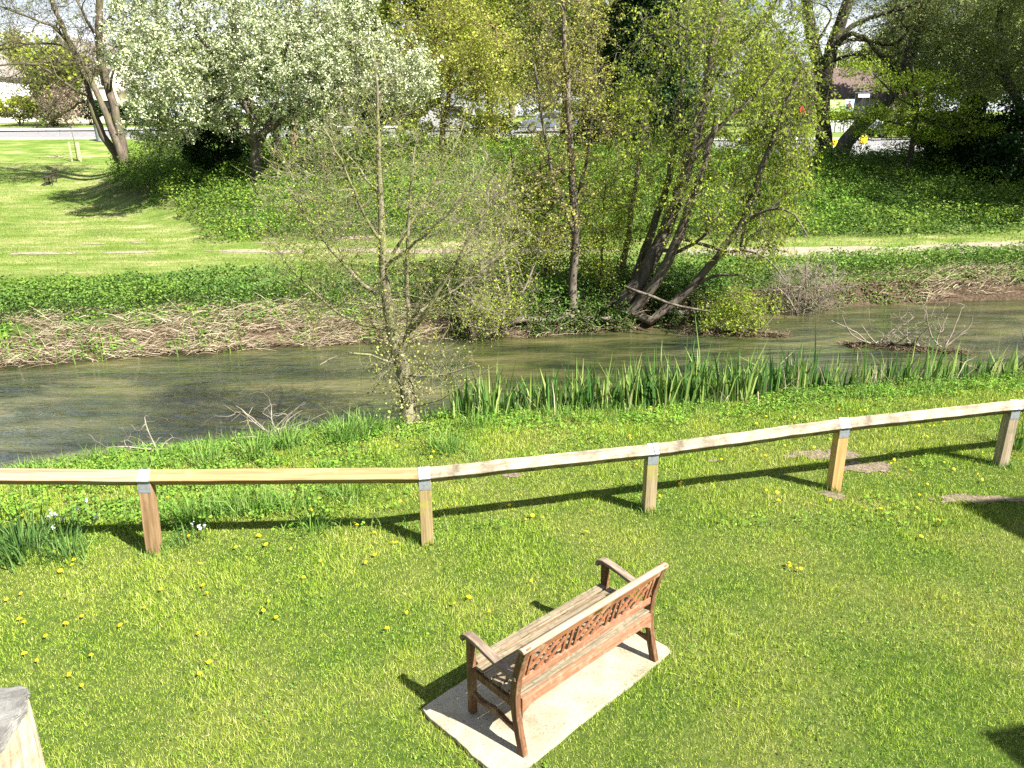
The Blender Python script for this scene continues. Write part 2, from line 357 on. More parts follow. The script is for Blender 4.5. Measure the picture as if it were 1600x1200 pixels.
def water_material():
    m, n, l, bs = mat_base('river_water')
    q = noise(n, l, .8, 5, stretch=(.45, 1.5, 1), rough=.55, dist=.8)
    r = ramp(n, [(.012, .018, .008), (.036, .044, .016), (.078, .080, .030), (.135, .120, .052)], [.34, .47, .6, .74]); l.new(q.outputs['Fac'], r.inputs[0])
    qw = noise(n, l, .8, 5, stretch=(.3, 2.2, 1), rough=.55, dist=1.2); rw = ramp(n, [(0, 0, 0), (.6, .6, .6)], [.56, .74]); l.new(qw.outputs['Fac'], rw.inputs[0])
    col = mixc(n, l, rw.outputs[0], r.outputs[0], (.10, .135, .025))
    l.new(col, bs.inputs['Base Color']); bs.inputs['Roughness'].default_value = .035; bs.inputs['IOR'].default_value = 1.5
    bs.inputs['Specular IOR Level'].default_value = .8
    a = noise(n, l, 1.7, 4, stretch=(.5, 1.5, 1), rough=.55, dist=1.2); b = noise(n, l, 6, 2, stretch=(.5, 1.5, 1), rough=.45, dist=.6)
    s_ = n.new('ShaderNodeMath'); s_.operation = 'MULTIPLY_ADD'; s_.inputs[1].default_value = .35; l.new(b.outputs['Fac'], s_.inputs[0]); l.new(a.outputs['Fac'], s_.inputs[2])
    bump(n, l, bs, s_.outputs[0], .8, .09)
    return m
M_water = water_material()
wxs = np.concatenate([np.linspace(-120, -40, 10), np.linspace(-38, 46, 90), np.linspace(50, 160, 10)])
V = []; F = []
for x in wxs: V += [(x, float(edge(np.array([x]))[0]) - .3, WZ), (x, float(fedge(np.array([x]))[0]) + .6, WZ)]
nq = len(wxs) - 1; ii = np.arange(nq)
o = mesh_np('river', V, [np.stack([2 * ii, 2 * ii + 2, 2 * ii + 3, 2 * ii + 1], 1)], M_water); o['kind'] = 'structure'

m, n, l, bs = mat_base('dirt_path'); q = noise(n, l, 6, 8, rough=.7); r = ramp(n, [(.14, .11, .07), (.26, .22, .15), (.36, .32, .24)], [.3, .5, .7]); l.new(q.outputs['Fac'], r.inputs[0]); l.new(r.outputs[0], bs.inputs['Base Color']); bs.inputs['Roughness'].default_value = .95; bump(n, l, bs, q.outputs['Fac'], .7, .02)
M_dirt = m
def path_y(x): return np.interp(x, [-30, -17, -9, 0, 9, 13, 18, 30, 45], [25.3, 25.5, 25.6, 25.3, 24.8, 25.0, 25.9, 28.4, 32])
def path_mask(x, y):
    d = np.abs(y - path_y(x)); good = sstep(3, 10, x)
    wid = .18 + .55 * good; nz = fnoise(x * .45, y * 1.3, .7, 21, 5) + .03 * (1 - good)
    m1 = (d < wid + .5 * (nz - .45)) & ((nz > .47 - .3 * good))
    nz2 = fnoise(x * .5, y * 2, .8, 31, 4); m2 = (np.abs(y - path_y(x) - 1.5) < .5) & (nz2 > .62) & (x < 2)
    return m1 | m2
grid_sheet('dirt_path', np.arange(-30, 40, .11), np.arange(24, 33, .09), M_dirt, .012, path_mask)
m, n, l, bs = mat_base('bare_soil'); q = noise(n, l, 22, 8, rough=.75); r = ramp(n, [(.06, .042, .028), (.17, .13, .088), (.34, .285, .21)], [.32, .5, .68]); l.new(q.outputs['Fac'], r.inputs[0]); l.new(r.outputs[0], bs.inputs['Base Color']); bs.inputs['Roughness'].default_value = .95; bump(n, l, bs, q.outputs['Fac'], .9, .03)
M_soil = m
_p = [ground_hit(a, b) for a, b in ((1290, 712), (1350, 730), (1300, 775), (1115, 722), (1530, 780), (805, 745))]
SOILS = [(_p[0], .50, .16), (_p[1], .42, .16), (_p[2], .16, .12), (_p[3], .12, .05), (_p[4], .5, .12), (_p[5], .18, .05)]
def soil_val(x, y):
    v_ = np.full_like(x, -1.0)
    for p, a, b in SOILS:
        d = np.sqrt(((x - p[0]) / a) ** 2 + ((y - p[1]) / b) ** 2); v_ = np.maximum(v_, 1 - d)
    return v_ + 1.5 * (fnoise(x, y, .14, 12, 4) - .5)
grid_sheet('bare_earth', np.arange(-1, 9, .03), np.arange(5.5, 10.5, .03), M_soil, .008, lambda x, y: soil_val(x, y) > .12)

m, n, l, bs = mat_base('asphalt'); q = noise(n, l, 3, 6); r = ramp(n, [(.16, .16, .165), (.25, .25, .255)], [.3, .7]); l.new(q.outputs['Fac'], r.inputs[0]); l.new(r.outputs[0], bs.inputs['Base Color']); bs.inputs['Roughness'].default_value = .8
M_road = m
M_kerb = plain('kerb_stone', (.48, .46, .42), .8)
def road_mask(x, y): return ((y > 57.5) & (y < 65)) | ((x > 14) & (x < 60) & (y > 43.5) & (y < 64)) 
grid_sheet('road', np.arange(-90, 90, .8), np.arange(43, 66, .5), M_road, .05, road_mask)
grid_sheet('pavement', np.arange(-90, 90, .8), np.arange(65, 67.6, .5), plain('pavement_slabs', (.42, .41, .39), .85), .14, lambda x, y: y > 0)
mm_ = MB()
for xx in np.arange(-80, 80, 2.0):
    mm_.bar((xx, 57.4, tz(xx, 57.4) + .06), (xx + 2.0, 57.4, tz(xx + 2, 57.4) + .06), .15, .16)
o = mm_.obj('kerb', M_kerb); o['kind'] = 'structure'

# ---------------------------------------------------------------- scatter helpers
def unit(v): return v / np.maximum(np.linalg.norm(v, axis=1, keepdims=True), 1e-9)
def leaf_quads(P, size, rng, asp=.6, upb=.4, dirs=None):
    n_ = len(P); 
    nrm = rng.normal(size=(n_, 3)); nrm[:, 2] = np.abs(nrm[:, 2]) + upb; nrm = unit(nrm)
    t = unit(rng.normal(size=(n_, 3)) if dirs is None else dirs + .4 * rng.normal(size=(n_, 3)))
    u = unit(np.cross(nrm, t)); t = np.cross(u, nrm)
    s = (np.asarray(size) * np.exp(rng.normal(size=n_) * .25))[:, None]
    V = np.empty((n_, 4, 3)); V[:, 0] = P - t * s * .5; V[:, 1] = P + u * s * asp * .5 + t * s * .05; V[:, 2] = P + t * s * .5; V[:, 3] = P - u * s * asp * .5 + t * s * .05
    return V.reshape(-1, 3), np.arange(n_ * 4).reshape(-1, 4)
def blades(P, h, wd, rng, lean=.35, two=False, az=None, tip=.12):
    """tapering blades standing on the points P"""
    n_ = len(P); a = rng.random(n_) * 2 * np.pi if az is None else az; face = rng.random(n_) * 2 * np.pi
    h = np.asarray(h) * np.exp(rng.normal(size=n_) * .22); wd = np.asarray(wd) * np.exp(rng.normal(size=n_) * .2)
    ln = np.abs(rng.normal(size=n_)) * lean
    side = np.stack([np.cos(face), np.sin(face), 0 * face], 1) * (wd / 2)[:, None]
    dr = np.stack([np.cos(a), np.sin(a), 0 * a], 1)
    c1 = P + dr * (h * ln * .35)[:, None] + np.array([0, 0, 1]) * (h * .55)[:, None]
    zt = h * np.cos(np.clip(ln, 0, 1.35)); c2 = P + dr * (h * np.sin(np.clip(ln, 0, 1.35)))[:, None] + np.array([0, 0, 1]) * zt[:, None]
    if two:
        V = np.empty((n_, 6, 3)); V[:, 0] = P - side; V[:, 1] = P + side; V[:, 2] = c1 + side * .85; V[:, 3] = c1 - side * .85; V[:, 4] = c2 + side * tip; V[:, 5] = c2 - side * tip
        b = np.arange(n_) * 6; F = np.concatenate([np.stack([b, b + 1, b + 2, b + 3], 1), np.stack([b + 3, b + 2, b + 4, b + 5], 1)])
        return V.reshape(-1, 3), F
    V = np.empty((n_, 4, 3)); V[:, 0] = P - side; V[:, 1] = P + side; V[:, 2] = c2 + side * tip; V[:, 3] = c2 - side * tip
    return V.reshape(-1, 3), np.arange(n_ * 4).reshape(-1, 4)
class Acc:
    def __init__(s): s.V = []; s.F = []; s.n = 0
    def add(s, V, F): s.V.append(V); s.F.append(F + s.n); s.n += len(V); return s
    def obj(s, name, mat, parent=None, smooth=False):
        fs = [f for f in s.F]; return mesh_np(name, np.concatenate(s.V), [np.concatenate(fs)], mat, parent, smooth)
def scatter(n_, x0, x1, y0, y1, rng, keep=None, zoff=0):
    x = rng.uniform(x0, x1, n_); y = rng.uniform(y0, y1, n_)
    if keep is not None: k = keep(x, y); x = x[k]; y = y[k]
    return np.stack([x, y, terrain(x, y) + zoff], 1)
def in_view(x, y, margin=1.0):
    d = y * cp + (CAM_H) * sp
    return (np.abs(x) < d * 800 / F_PX + margin)

# slab outline
SL = [atz(655, 1107, .03), atz(1052, 1015, .03), atz(790, 1222, .03)]
SL.append(SL[0] + (SL[1] - SL[2]))          # hidden far corner
SLP = [SL[0], SL[2], SL[1], SL[3]]          # counter clockwise
def in_poly(x, y, P, grow=0.0):
    cx = sum(p[0] for p in P) / len(P); cy_ = sum(p[1] for p in P) / len(P); ok = np.ones(len(x), bool)
    for i in range(len(P)):
        a = P[i]; b = P[(i + 1) % len(P)]; nx, ny = b[1] - a[1], -(b[0] - a[0]); L = math.hypot(nx, ny); nx /= L; ny /= L
        if (cx - a[0]) * nx + (cy_ - a[1]) * ny > 0: nx, ny = -nx, -ny
        ok &= ((x - a[0]) * nx + (y - a[1]) * ny) < grow
    return ok

# lawn grass
rg = np.random.default_rng(11)
def lawn_keep(x, y):
    k = (y < edge(x) + .05) & in_view(x, y, .8) & ~in_poly(x, y, SLP, -.02 - .02 * vnoise(x, y, .05, 7))
    d = np.hypot(y, CAM_H)
    k &= rg.random(len(x)) < np.clip(6.8 / d, .25, 1)
    s_ = soil_val(x, y); k &= (s_ < .12) | (rg.random(len(x)) < .6 * fnoise(x, y, .08, 88, 2))
    return k
P = scatter(1350000, -9, 11, 3.2, 12.8, rg, lawn_keep)
dd = np.hypot(P[:, 1], CAM_H)
lush = fnoise(P[:, 0], P[:, 1], .5, 40, 4); 
hh = (.022 + .026 * sstep(.42, .68, lush) * (.5 + fnoise(P[:, 0], P[:, 1], .12, 44, 2))) * (1 + .3 * sstep(8, 11, P[:, 1])); ww = .0028 * np.maximum(1, dd / 5.5)
V_, F_ = blades(P, hh, ww, rg, .78)
o = mesh_np('lawn_grass', V_, [F_], M_grassblade); props(o, 'short sunlit lawn grass between the bench, the rail fence and the river', 'grass', kind='stuff')
# broad low weeds on the river side of the fence, left
def weed_keep(x, y):
    e = edge(x); m_ = (y < e + .25) & in_view(x, y, .8)
    a = sstep(-1.0, -3.2, x) * sstep(7.0, 7.6, y + .25 * (x + 4) * (x > -4)); b = sstep(-1.1, -.3, y - e)
    nz = fnoise(x, y, .35, 50, 3)
    c_ = .22 * (fnoise(x, y, .9, 54, 4) > .60)
    return m_ & (rg.random(len(x)) < np.maximum(np.maximum(a * (nz > .40), b * (nz > .40)), c_)) & ~in_poly(x, y, SLP, .02)
P = scatter(230000, -9, 11, 3.4, 13.2, rg, weed_keep); P[:, 2] += np.where(P[:, 1] > 6.9, rg.uniform(.02, .10, len(P)), rg.uniform(.015, .035, len(P)))
V_, F_ = leaf_quads(P, np.where(P[:, 1] > 7.2, .034, .016), rg, .8, .9)
o = mesh_np('broad_leaved_weeds', V_, [F_], M_cover); props(o, 'bright green broad leaved weeds along the near river bank and under the left of the rail', 'weeds', kind='stuff')
# tall grass on near bank edge
def tall_keep(x, y):
    e = edge(x); b = sstep(-.9, -.1, y - e) * (y < e + .3); nz = fnoise(x, y, .45, 60, 3)
    c_ = (x < -.4) * (nz > .62) * (y > 7.2) * .5
    return in_view(x, y, .8) & (rg.random(len(x)) < np.maximum(b * (nz > .5), c_)) & (y < e + .35)
P = scatter(90000, -9, 11, 6.8, 13.2, rg, tall_keep)
_q = np.repeat(np.array([(-3.659, 6.854), (-.893, 7.0), (1.52, 7.65), (3.802, 8.167), (6.143, 8.77)]), 170, 0) + rg.normal(size=(850, 2)) * [.10, .07]
P = np.concatenate([P, np.column_stack([_q, terrain(_q[:, 0], _q[:, 1])])])
V_, F_ = blades(P, np.where(np.arange(len(P)) < len(P) - 850, .17, .085), .007, rg, .55, True)
o = mesh_np('bank_grass', V_, [F_], M_tall); props(o, 'longer tufted grass fringing the near river bank', 'grass', kind='stuff')

# meadow beyond the river: coarse blades
def meadow_keep(x, y):
    mxx_ = np.interp(y, [22, 28, 32, 38, 45], [-9.5, -10.5, -13, -19, -22]); left = x < mxx_ + 1.5
    k = in_view(x, y, 1) & (left | (y < 28)) & (~path_mask(x, y) | (rg.random(len(x)) < .4 * (x < 4)))
    return k & (rg.random(len(x)) < np.clip(26 / y, 0, 1) ** 2)
P = scatter(420000, -34, 20, 21.2, 46, rg, meadow_keep)
V_, F_ = blades(P, .05, .014 * P[:, 1] / 24, rg, .8)
o = mesh_np('meadow_grass', V_, [F_], M_farblade); props(o, 'bright mown meadow grass across the river, worn along the path', 'grass', kind='stuff')

# nettles / low plants along the far bank top
def net_keep(x, y):
    f = fedge(x); top = np.interp(x, [-6, 0, 5, 9, 11, 12, 20], [1.45, .6, .05, .0, .05, .18, .25]) + .5 * (fnoise(x, x * 0, .9, 73) - .5); d = y - f
    hi = np.interp(x, [-20, -3, 4, 8, 14, 25], [6.2, 4.9, 4.0, 3.2, 3.0, 2.9]) + .9 * (fnoise(x, x * 0, 2, 70) - .5)
    return (d > top) & (d < hi) & in_view(x, y, 1)
P = scatter(240000, -17, 20, 16, 25.5, rg, net_keep)
dn = P[:, 1] - fedge(P[:, 0]); hmax = .58 * sstep(0, .6, dn - .1) * (1 - .72 * sstep(3.6, 6.0, dn)) * (.6 + .8 * fnoise(P[:, 0], P[:, 1], .6, 71))
hmax = hmax * (1 - .8 * sstep(5, 8, P[:, 0]) * sstep(1.9, 2.8, dn)); P[:, 2] += hmax * np.sqrt(rg.random(len(P))) + .02
V_, F_ = leaf_quads(P, .062, rg, .7, .9)
o = mesh_np('nettle_bed', V_, [F_], M_nettle); props(o, 'dark green nettle bed along the top of the far river bank', 'nettles', kind='stuff')
# ground cover on the mound
def mound_keep(x, y):
    mxx_ = np.interp(y, [22, 28, 32, 38, 45], [-9.5, -10.5, -13, -19, -22]); nz = fnoise(x, y, 2.0, 75)
    k = in_view(x, y, 1.5) & (x > mxx_ - .5 + 3 * (nz - .5)) & (y > 27.2 + 1.4 * (nz - .5) + np.interp(x, [5, 10, 18, 30], [-.5, -.6, .6, 3.0]))
    k &= ~((x > 13) & (y > 42))
    return k & (rg.random(len(x)) < np.clip(28 / y, 0, 1) ** 1.5)
P = scatter(340000, -30, 34, 26, 52, rg, mound_keep)
nz = fnoise(P[:, 0], P[:, 1], 1.1, 77, 3); P[:, 2] += (.08 + .85 * sstep(.32, .72, nz)) * np.sqrt(rg.random(len(P)))
V_, F_ = leaf_quads(P, .085 * np.sqrt(P[:, 1] / 30), rg, .7, .8)
o = mesh_np('mound_undergrowth', V_, [F_], M_mound); props(o, 'green undergrowth of nettles and cow parsley covering the mound beyond the path', 'undergrowth', kind='stuff')
# taller weed clumps standing out of the mound cover
for nm_, mt_, lb_, sd_, nc_ in (('tall_weeds', M_cover, 'light green clumps of taller weeds standing out of the mound undergrowth', 3, 520), ('bramble_patches', M_nettle, 'darker bramble patches scattered through the mound undergrowth', 4, 620)):
    Cc_ = scatter(9000, -26, 32, 27.5, 50, rg, lambda x, y: mound_keep(x, y) & (fnoise(x, y, 2.6, 140 + sd_) > .5))[:nc_]
    k_ = rg.integers(0, len(Cc_), nc_ * 85); s_ = (.6 + .8 * rg.random(len(Cc_)))[k_][:, None]
    P = Cc_[k_] + rg.normal(size=(len(k_), 3)) * [.30, .30, 0] * s_; P[:, 2] = terrain(P[:, 0], P[:, 1]) + np.abs(rg.normal(size=len(k_))) * .30 * s_[:, 0]
    V_, F_ = leaf_quads(P, .09, rg, .6, .6); o = mesh_np(nm_, V_, [F_], mt_); props(o, lb_, 'weeds', kind='stuff')
# dead reeds lying on the far bank
A = Acc()
def reed_keep(x, y):
    d = y - fedge(x); hi = np.interp(x, [-18, -6, 0], [2.2, 1.7, 1.0]); nz = fnoise(x, y, .5, 80, 3)
    return (d > -.12) & (d < hi) & (nz > .36) & (rg.random(len(x)) < np.interp(x, [-3, -1, 2, 4, 9, 11, 12, 20], [1, .45, .2, .06, .08, .3, .8, .8]))
P = scatter(230000, -16, 22, 13, 23, rg, reed_keep); P[:, 2] += rg.uniform(0, .16, len(P))
az = np.radians(rg.normal(28, 26, len(P))) + np.pi * (rg.random(len(P)) < .35)
n_ = len(P); L_ = np.exp(rg.normal(size=n_) * .5) * .30; el = rg.normal(.12, .22, n_)
dr = np.stack([np.cos(az) * np.cos(el), np.sin(az) * np.cos(el) * .6, np.sin(el)], 1); sd = unit(np.cross(dr, rg.normal(size=(n_, 3)) + [0, 0, 2])) * (.0045 * np.exp(rg.normal(size=n_) * .35))[:, None]
e_ = P + dr * L_[:, None]; e_[:, 2] = np.maximum(e_[:, 2], WZ + .01); mid = (P + e_) / 2 + np.array([0, 0, .03])
V = np.stack([P - sd, P + sd, mid + sd, mid - sd, e_ + sd * .3, e_ - sd * .3], 1).reshape(-1, 3); b = np.arange(n_) * 6
A.add(V, np.concatenate([np.stack([b, b + 1, b + 2, b + 3], 1), np.stack([b + 3, b + 2, b + 4, b + 5], 1)]))
o = A.obj('dead_reeds', M_straw); props(o, 'pale dead reeds lying flattened on the far river bank', 'dead reeds', kind='stuff')
# little green plants among the dead reeds
P = scatter(26000, -14, -1, 14.6, 19, rg, lambda x, y: (y - fedge(x) > .0) & (y - fedge(x) < 2.0) & (fnoise(x, y, .6, 90, 3) > .46)); P[:, 2] += rg.uniform(.03, .2, len(P))
V_, F_ = leaf_quads(P, .06, rg, .6, .6); A = Acc().add(V_, F_)
P = scatter(1500, -14, 0, 14.4, 18.5, rg, lambda x, y: (y - fedge(x) > -.25) & (y - fedge(x) < 1.2) & (fnoise(x, y, .5, 92, 3) > .58))
V2, F2 = blades(P, .45, .022, rg, .3); A.add(V2, F2)
o = A.obj('bank_sedge', M_cover); props(o, 'fresh green sedge and weeds sprouting through the dead reeds', 'sedge', kind='stuff')

# ---------------------------------------------------------------- trees
def tubes(chains, pos, rad, Vs, Fs, cnt, thick):
    for ch in chains:
        p = pos[ch]; r = rad[ch].copy()
        if len(ch) > 1 and r[0] > r[1] * 1.25: r[0] = r[1] * 1.15
        k = 9 if r.max() > thick else (5 if r.max() > thick * .25 else 3)
        d = np.gradient(p, axis=0); d = unit(d)
        a = np.array([1.0, 0, 0]) if abs(d[0, 0]) < .8 else np.array([0, 1.0, 0])
        u = np.cross(d, a); u = unit(u); v_ = np.cross(d, u); th = np.arange(k) * 2 * np.pi / k
        ring = p[:, None] + r[:, None, None] * (u[:, None] * np.cos(th)[None, :, None] + v_[:, None] * np.sin(th)[None, :, None])
        m_ = len(ch); Vs.append(ring.reshape(-1, 3))
        i, j = np.meshgrid(np.arange(m_ - 1), np.arange(k), indexing='ij'); q0 = i * k + j; q1 = i * k + (j + 1) % k
        Fs.append(np.stack([q0, q1, q1 + k, q0 + k], -1).reshape(-1, 4) + cnt); cnt += m_ * k
    return cnt
def grow(limbs, attr, rng, step=.3, tip=.006, e=2.3, wob=.12, up=.25, sag=0.0):
    pos = []; par = []; pre = []; dirn = []; chains = []
    for L in limbs:
        P = np.array([q[:3] for q in L], float); R = np.array([q[3] for q in L], float)
        seg = np.linalg.norm(np.diff(P, axis=0), axis=1); s = np.concatenate([[0], np.cumsum(seg)]); k = max(3, int(s[-1] / step) + 1)
        t = np.linspace(0, s[-1], k); Q = np.stack([np.interp(t, s, P[:, i]) for i in range(3)], 1)
        # smooth
        for _ in range(2): Q[1:-1] = Q[1:-1] * .5 + (Q[:-2] + Q[2:]) * .25
        Q[1:-1] += rng.normal(size=(k - 2, 3)) * step * .05
        RR = np.interp(t, s, R)
        if pos:
            A_ = np.array(pos); j = int(np.argmin(np.linalg.norm(A_ - Q[0], axis=1)))
            if np.linalg.norm(A_[j] - Q[0]) > step * 4: j = -1
        else: j = -1
        ch = [j] if j >= 0 else []
        st_ = 1 if j >= 0 else 0; pr = j
        for i in range(st_, k):
            pos.append(Q[i]); par.append(pr); pre.append(RR[i]); pr = len(pos) - 1; ch.append(pr)
            dirn.append(Q[min(i + 1, k - 1)] - Q[max(i - 1, 0)])
        chains.append(ch)
    nlimb = len(pos)
    pos = list(pos); D = [d / (np.linalg.norm(d) + 1e-9) for d in dirn]
    if len(attr):
        A_ = np.array(pos); dm = np.array([np.min(np.linalg.norm(A_ - a, axis=1)) for a in attr]); attr = attr[np.argsort(dm)]
        cap = len(pos) + len(attr) * 12 + 10; PA = np.zeros((cap, 3)); DA = np.zeros((cap, 3)); nn = len(pos); PA[:nn] = pos; DA[:nn] = D
        own = np.zeros(cap)
        for a in attr:
            dv = a - PA[:nn]; ds = np.linalg.norm(dv, axis=1); cs = np.einsum('ij,ij->i', dv, DA[:nn]) / np.maximum(ds, 1e-6)
            cost = ds * (1.35 - .5 * cs) + up * np.maximum(0, PA[:nn, 2] - a[2]) 
            j = int(np.argmin(cost)); d = ds[j]
            if d < step * .4: continue
            k = min(9, max(2, int(d / step) + 1)); c_ = PA[j] + DA[j] * d * .4 + rng.normal(size=3) * d * wob
            t = np.linspace(0, 1, k + 1)[1:, None]; Q = (1 - t) ** 2 * PA[j] + 2 * t * (1 - t) * c_ + t * t * a
            Q[:-1] += rng.normal(size=(k - 1, 3)) * d * wob * .15
            ch = [j]; pr = j
            for i in range(k):
                PA[nn] = Q[i]; dd_ = Q[i] - PA[pr]; DA[nn] = dd_ / (np.linalg.norm(dd_) + 1e-9); par.append(pr); pre.append(0); pr = nn; ch.append(nn); nn += 1
            chains.append(ch)
        pos = PA[:nn]; D = DA[:nn]
    pos = np.array(pos); n_ = len(pos); pre = np.array(pre); D = np.array(D)
    kids = np.zeros(n_, bool)
    for p_ in par:
        if p_ >= 0: kids[p_] = True
    acc = np.where(kids, 0, tip ** e)
    for i in range(n_ - 1, -1, -1):
        if par[i] >= 0: acc[par[i]] += acc[i]
    rad = acc ** (1 / e); rad = np.where(pre > 0, np.maximum(pre, np.minimum(rad, pre * 1.15)), rad)
    for i in range(n_):
        if par[i] >= 0 and pre[i] == 0: rad[i] = min(rad[i], rad[par[i]] * .8)
    return pos, rad, chains, nlimb, D
def blob_points(blobs, rng, scale=1.0, shell=.55):
    """blobs: (px, py, Y, rx_px, ry_px, depth_m, n)"""
    out = []
    for (px, py, Y, rx, ry, dm, n_) in blobs:
        n_ = int(n_ * scale); v_ = unit(rng.normal(size=(n_, 3))) * (shell + (1 - shell) * rng.random((n_, 1)) ** .5) * (rng.random((n_, 1)) ** .25)
        c_ = at(px, py, Y); mx_ = Y / F_PX / cp * 1.0
        out.append(c_ + v_ * np.array([rx * Y / F_PX, dm, ry * Y / F_PX]))
    return np.concatenate(out) if out else np.zeros((0, 3))
def limb(pts, w0, w1):
    """pts: (px,py,Y); widths in photo px at the two ends"""
    n_ = len(pts); out = []
    for i, (a, b, Y) in enumerate(pts):
        p = at(a, b, Y); wv = w0 + (w1 - w0) * i / (n_ - 1); out.append((*p, wv * Y / F_PX / 2))
    return out
def tree(name, label, cat, limbs, blobs, bark, leaf, lsize, nleaf, crad, seed, step=.35, tip=.008, group=None, twigs=3, twl=.35, twr=.004,
         leaf2=None, frac2=.5, asp=.6, wob=.12, up=.25, flat=1.0, drop=0.0, thick=.09, ground=True, lname='crown', ivy=None, hang=0.0, zmin=None):
    rng = np.random.default_rng(seed)
    if ground:
        x, y, z, r = limbs[0][0]; g = tz(x, y); limbs[0][0] = (x, y, g - .12, r * 1.25)
        if len(limbs[0]) > 1: limbs[0].insert(1, (x * .7 + limbs[0][1][0] * .3, y * .7 + limbs[0][1][1] * .3, g * .7 + limbs[0][1][2] * .3 + .05, r))
    attr = blob_points(blobs, rng)
    if len(attr): attr = attr[attr[:, 2] > terrain(attr[:, 0], attr[:, 1]) + .15]
    pos, rad, chains, nl, D = grow(limbs, attr, rng, step, tip, wob=wob, up=up)
    root = empty(name, limbs[0][0][:3], label, cat, group)
    Vs = []; Fs = []; cnt = tubes(chains, pos, rad, Vs, Fs, 0, thick)
    # fine twigs from the thin nodes
    thin = np.where((rad < tip * 2.6) & (np.arange(len(pos)) >= nl))[0]
    if len(thin) == 0: thin = np.arange(len(pos))
    ends = []
    if twigs:
        idx = np.repeat(thin, twigs); n_ = len(idx); S = pos[idx]; d = unit(D[idx] * .8 + rng.normal(size=(n_, 3)) * .7 + np.array([0, 0, .2 - hang]))
        Lw = twl * np.exp(rng.normal(size=n_) * .35); E_ = S + d * Lw[:, None]; E_[:, 2] -= hang * Lw * .5
        a = unit(np.cross(d, rng.normal(size=(n_, 3)))); b = np.cross(d, a); q = []
        for k in range(3):
            t = 2 * np.pi * k / 3; o_ = a * math.cos(t) + b * math.sin(t); q += [S + o_ * twr, E_ + o_ * twr * .4]
        V = np.stack(q, 1).reshape(-1, 3); bs_ = np.arange(n_) * 6
        Fq = np.concatenate([np.stack([bs_ + 2 * k, bs_ + (2 * k + 2) % 6, bs_ + (2 * k + 3) % 6, bs_ + 2 * k + 1], 1) for k in range(3)])
        Vs.append(V); Fs.append(Fq + cnt); cnt += len(V); ends = (S, E_)
    mesh_np('trunk', np.concatenate(Vs), [np.concatenate(Fs)], bark, root, smooth=True)
    if nleaf:
        if twigs:
            k = rng.integers(0, len(ends[0]), nleaf); t = rng.random((nleaf, 1)) ** .7; P = ends[0][k] * (1 - t) + ends[1][k] * t
        else: P = pos[rng.choice(thin, nleaf)]
        P = P + rng.normal(size=(nleaf, 3)) * crad * np.array([1, 1, flat])
        if drop: P[:, 2] -= rng.random(nleaf) ** 2 * drop
        P = P[P[:, 2] > terrain(P[:, 0], P[:, 1]) + .05]
        dirs = None if not hang else np.tile([0, 0, -1.0], (len(P), 1))
        if leaf2 is None:
            V_, F_ = leaf_quads(P, lsize, rng, asp, .3, dirs); mesh_np(lname, V_, [F_], leaf, root)
        else:
            c2 = rng.random(len(P)) < frac2
            V_, F_ = leaf_quads(P[~c2], lsize, rng, asp, .3, dirs); mesh_np(lname, V_, [F_], leaf, root)
            V_, F_ = leaf_quads(P[c2], lsize * .9, rng, asp, .3); mesh_np('blossom' if 'blossom' in leaf2.name else 'side_leaves', V_, [F_], leaf2, root)
    if ivy:
        i0, n_i, spread, sz = ivy; nod = np.array([i for i in range(nl) if pos[i][2] < i0]); k = rng.choice(nod, n_i); v_ = unit(rng.normal(size=(n_i, 3)))
        P = pos[k] + v_ * (rad[k][:, None] + np.abs(rng.normal(size=(n_i, 1))) * spread) + rng.normal(size=(n_i, 3)) * [.05, .05, step * .5]
        V_, F_ = leaf_quads(P, sz, rng, .9, .2); mesh_np('ivy', V_, [F_], M_ivy, root)
    return root
def gY(px, py):      # where the ground is met, used to give a tree base its distance
    return float(ground_hit(px, py)[1])
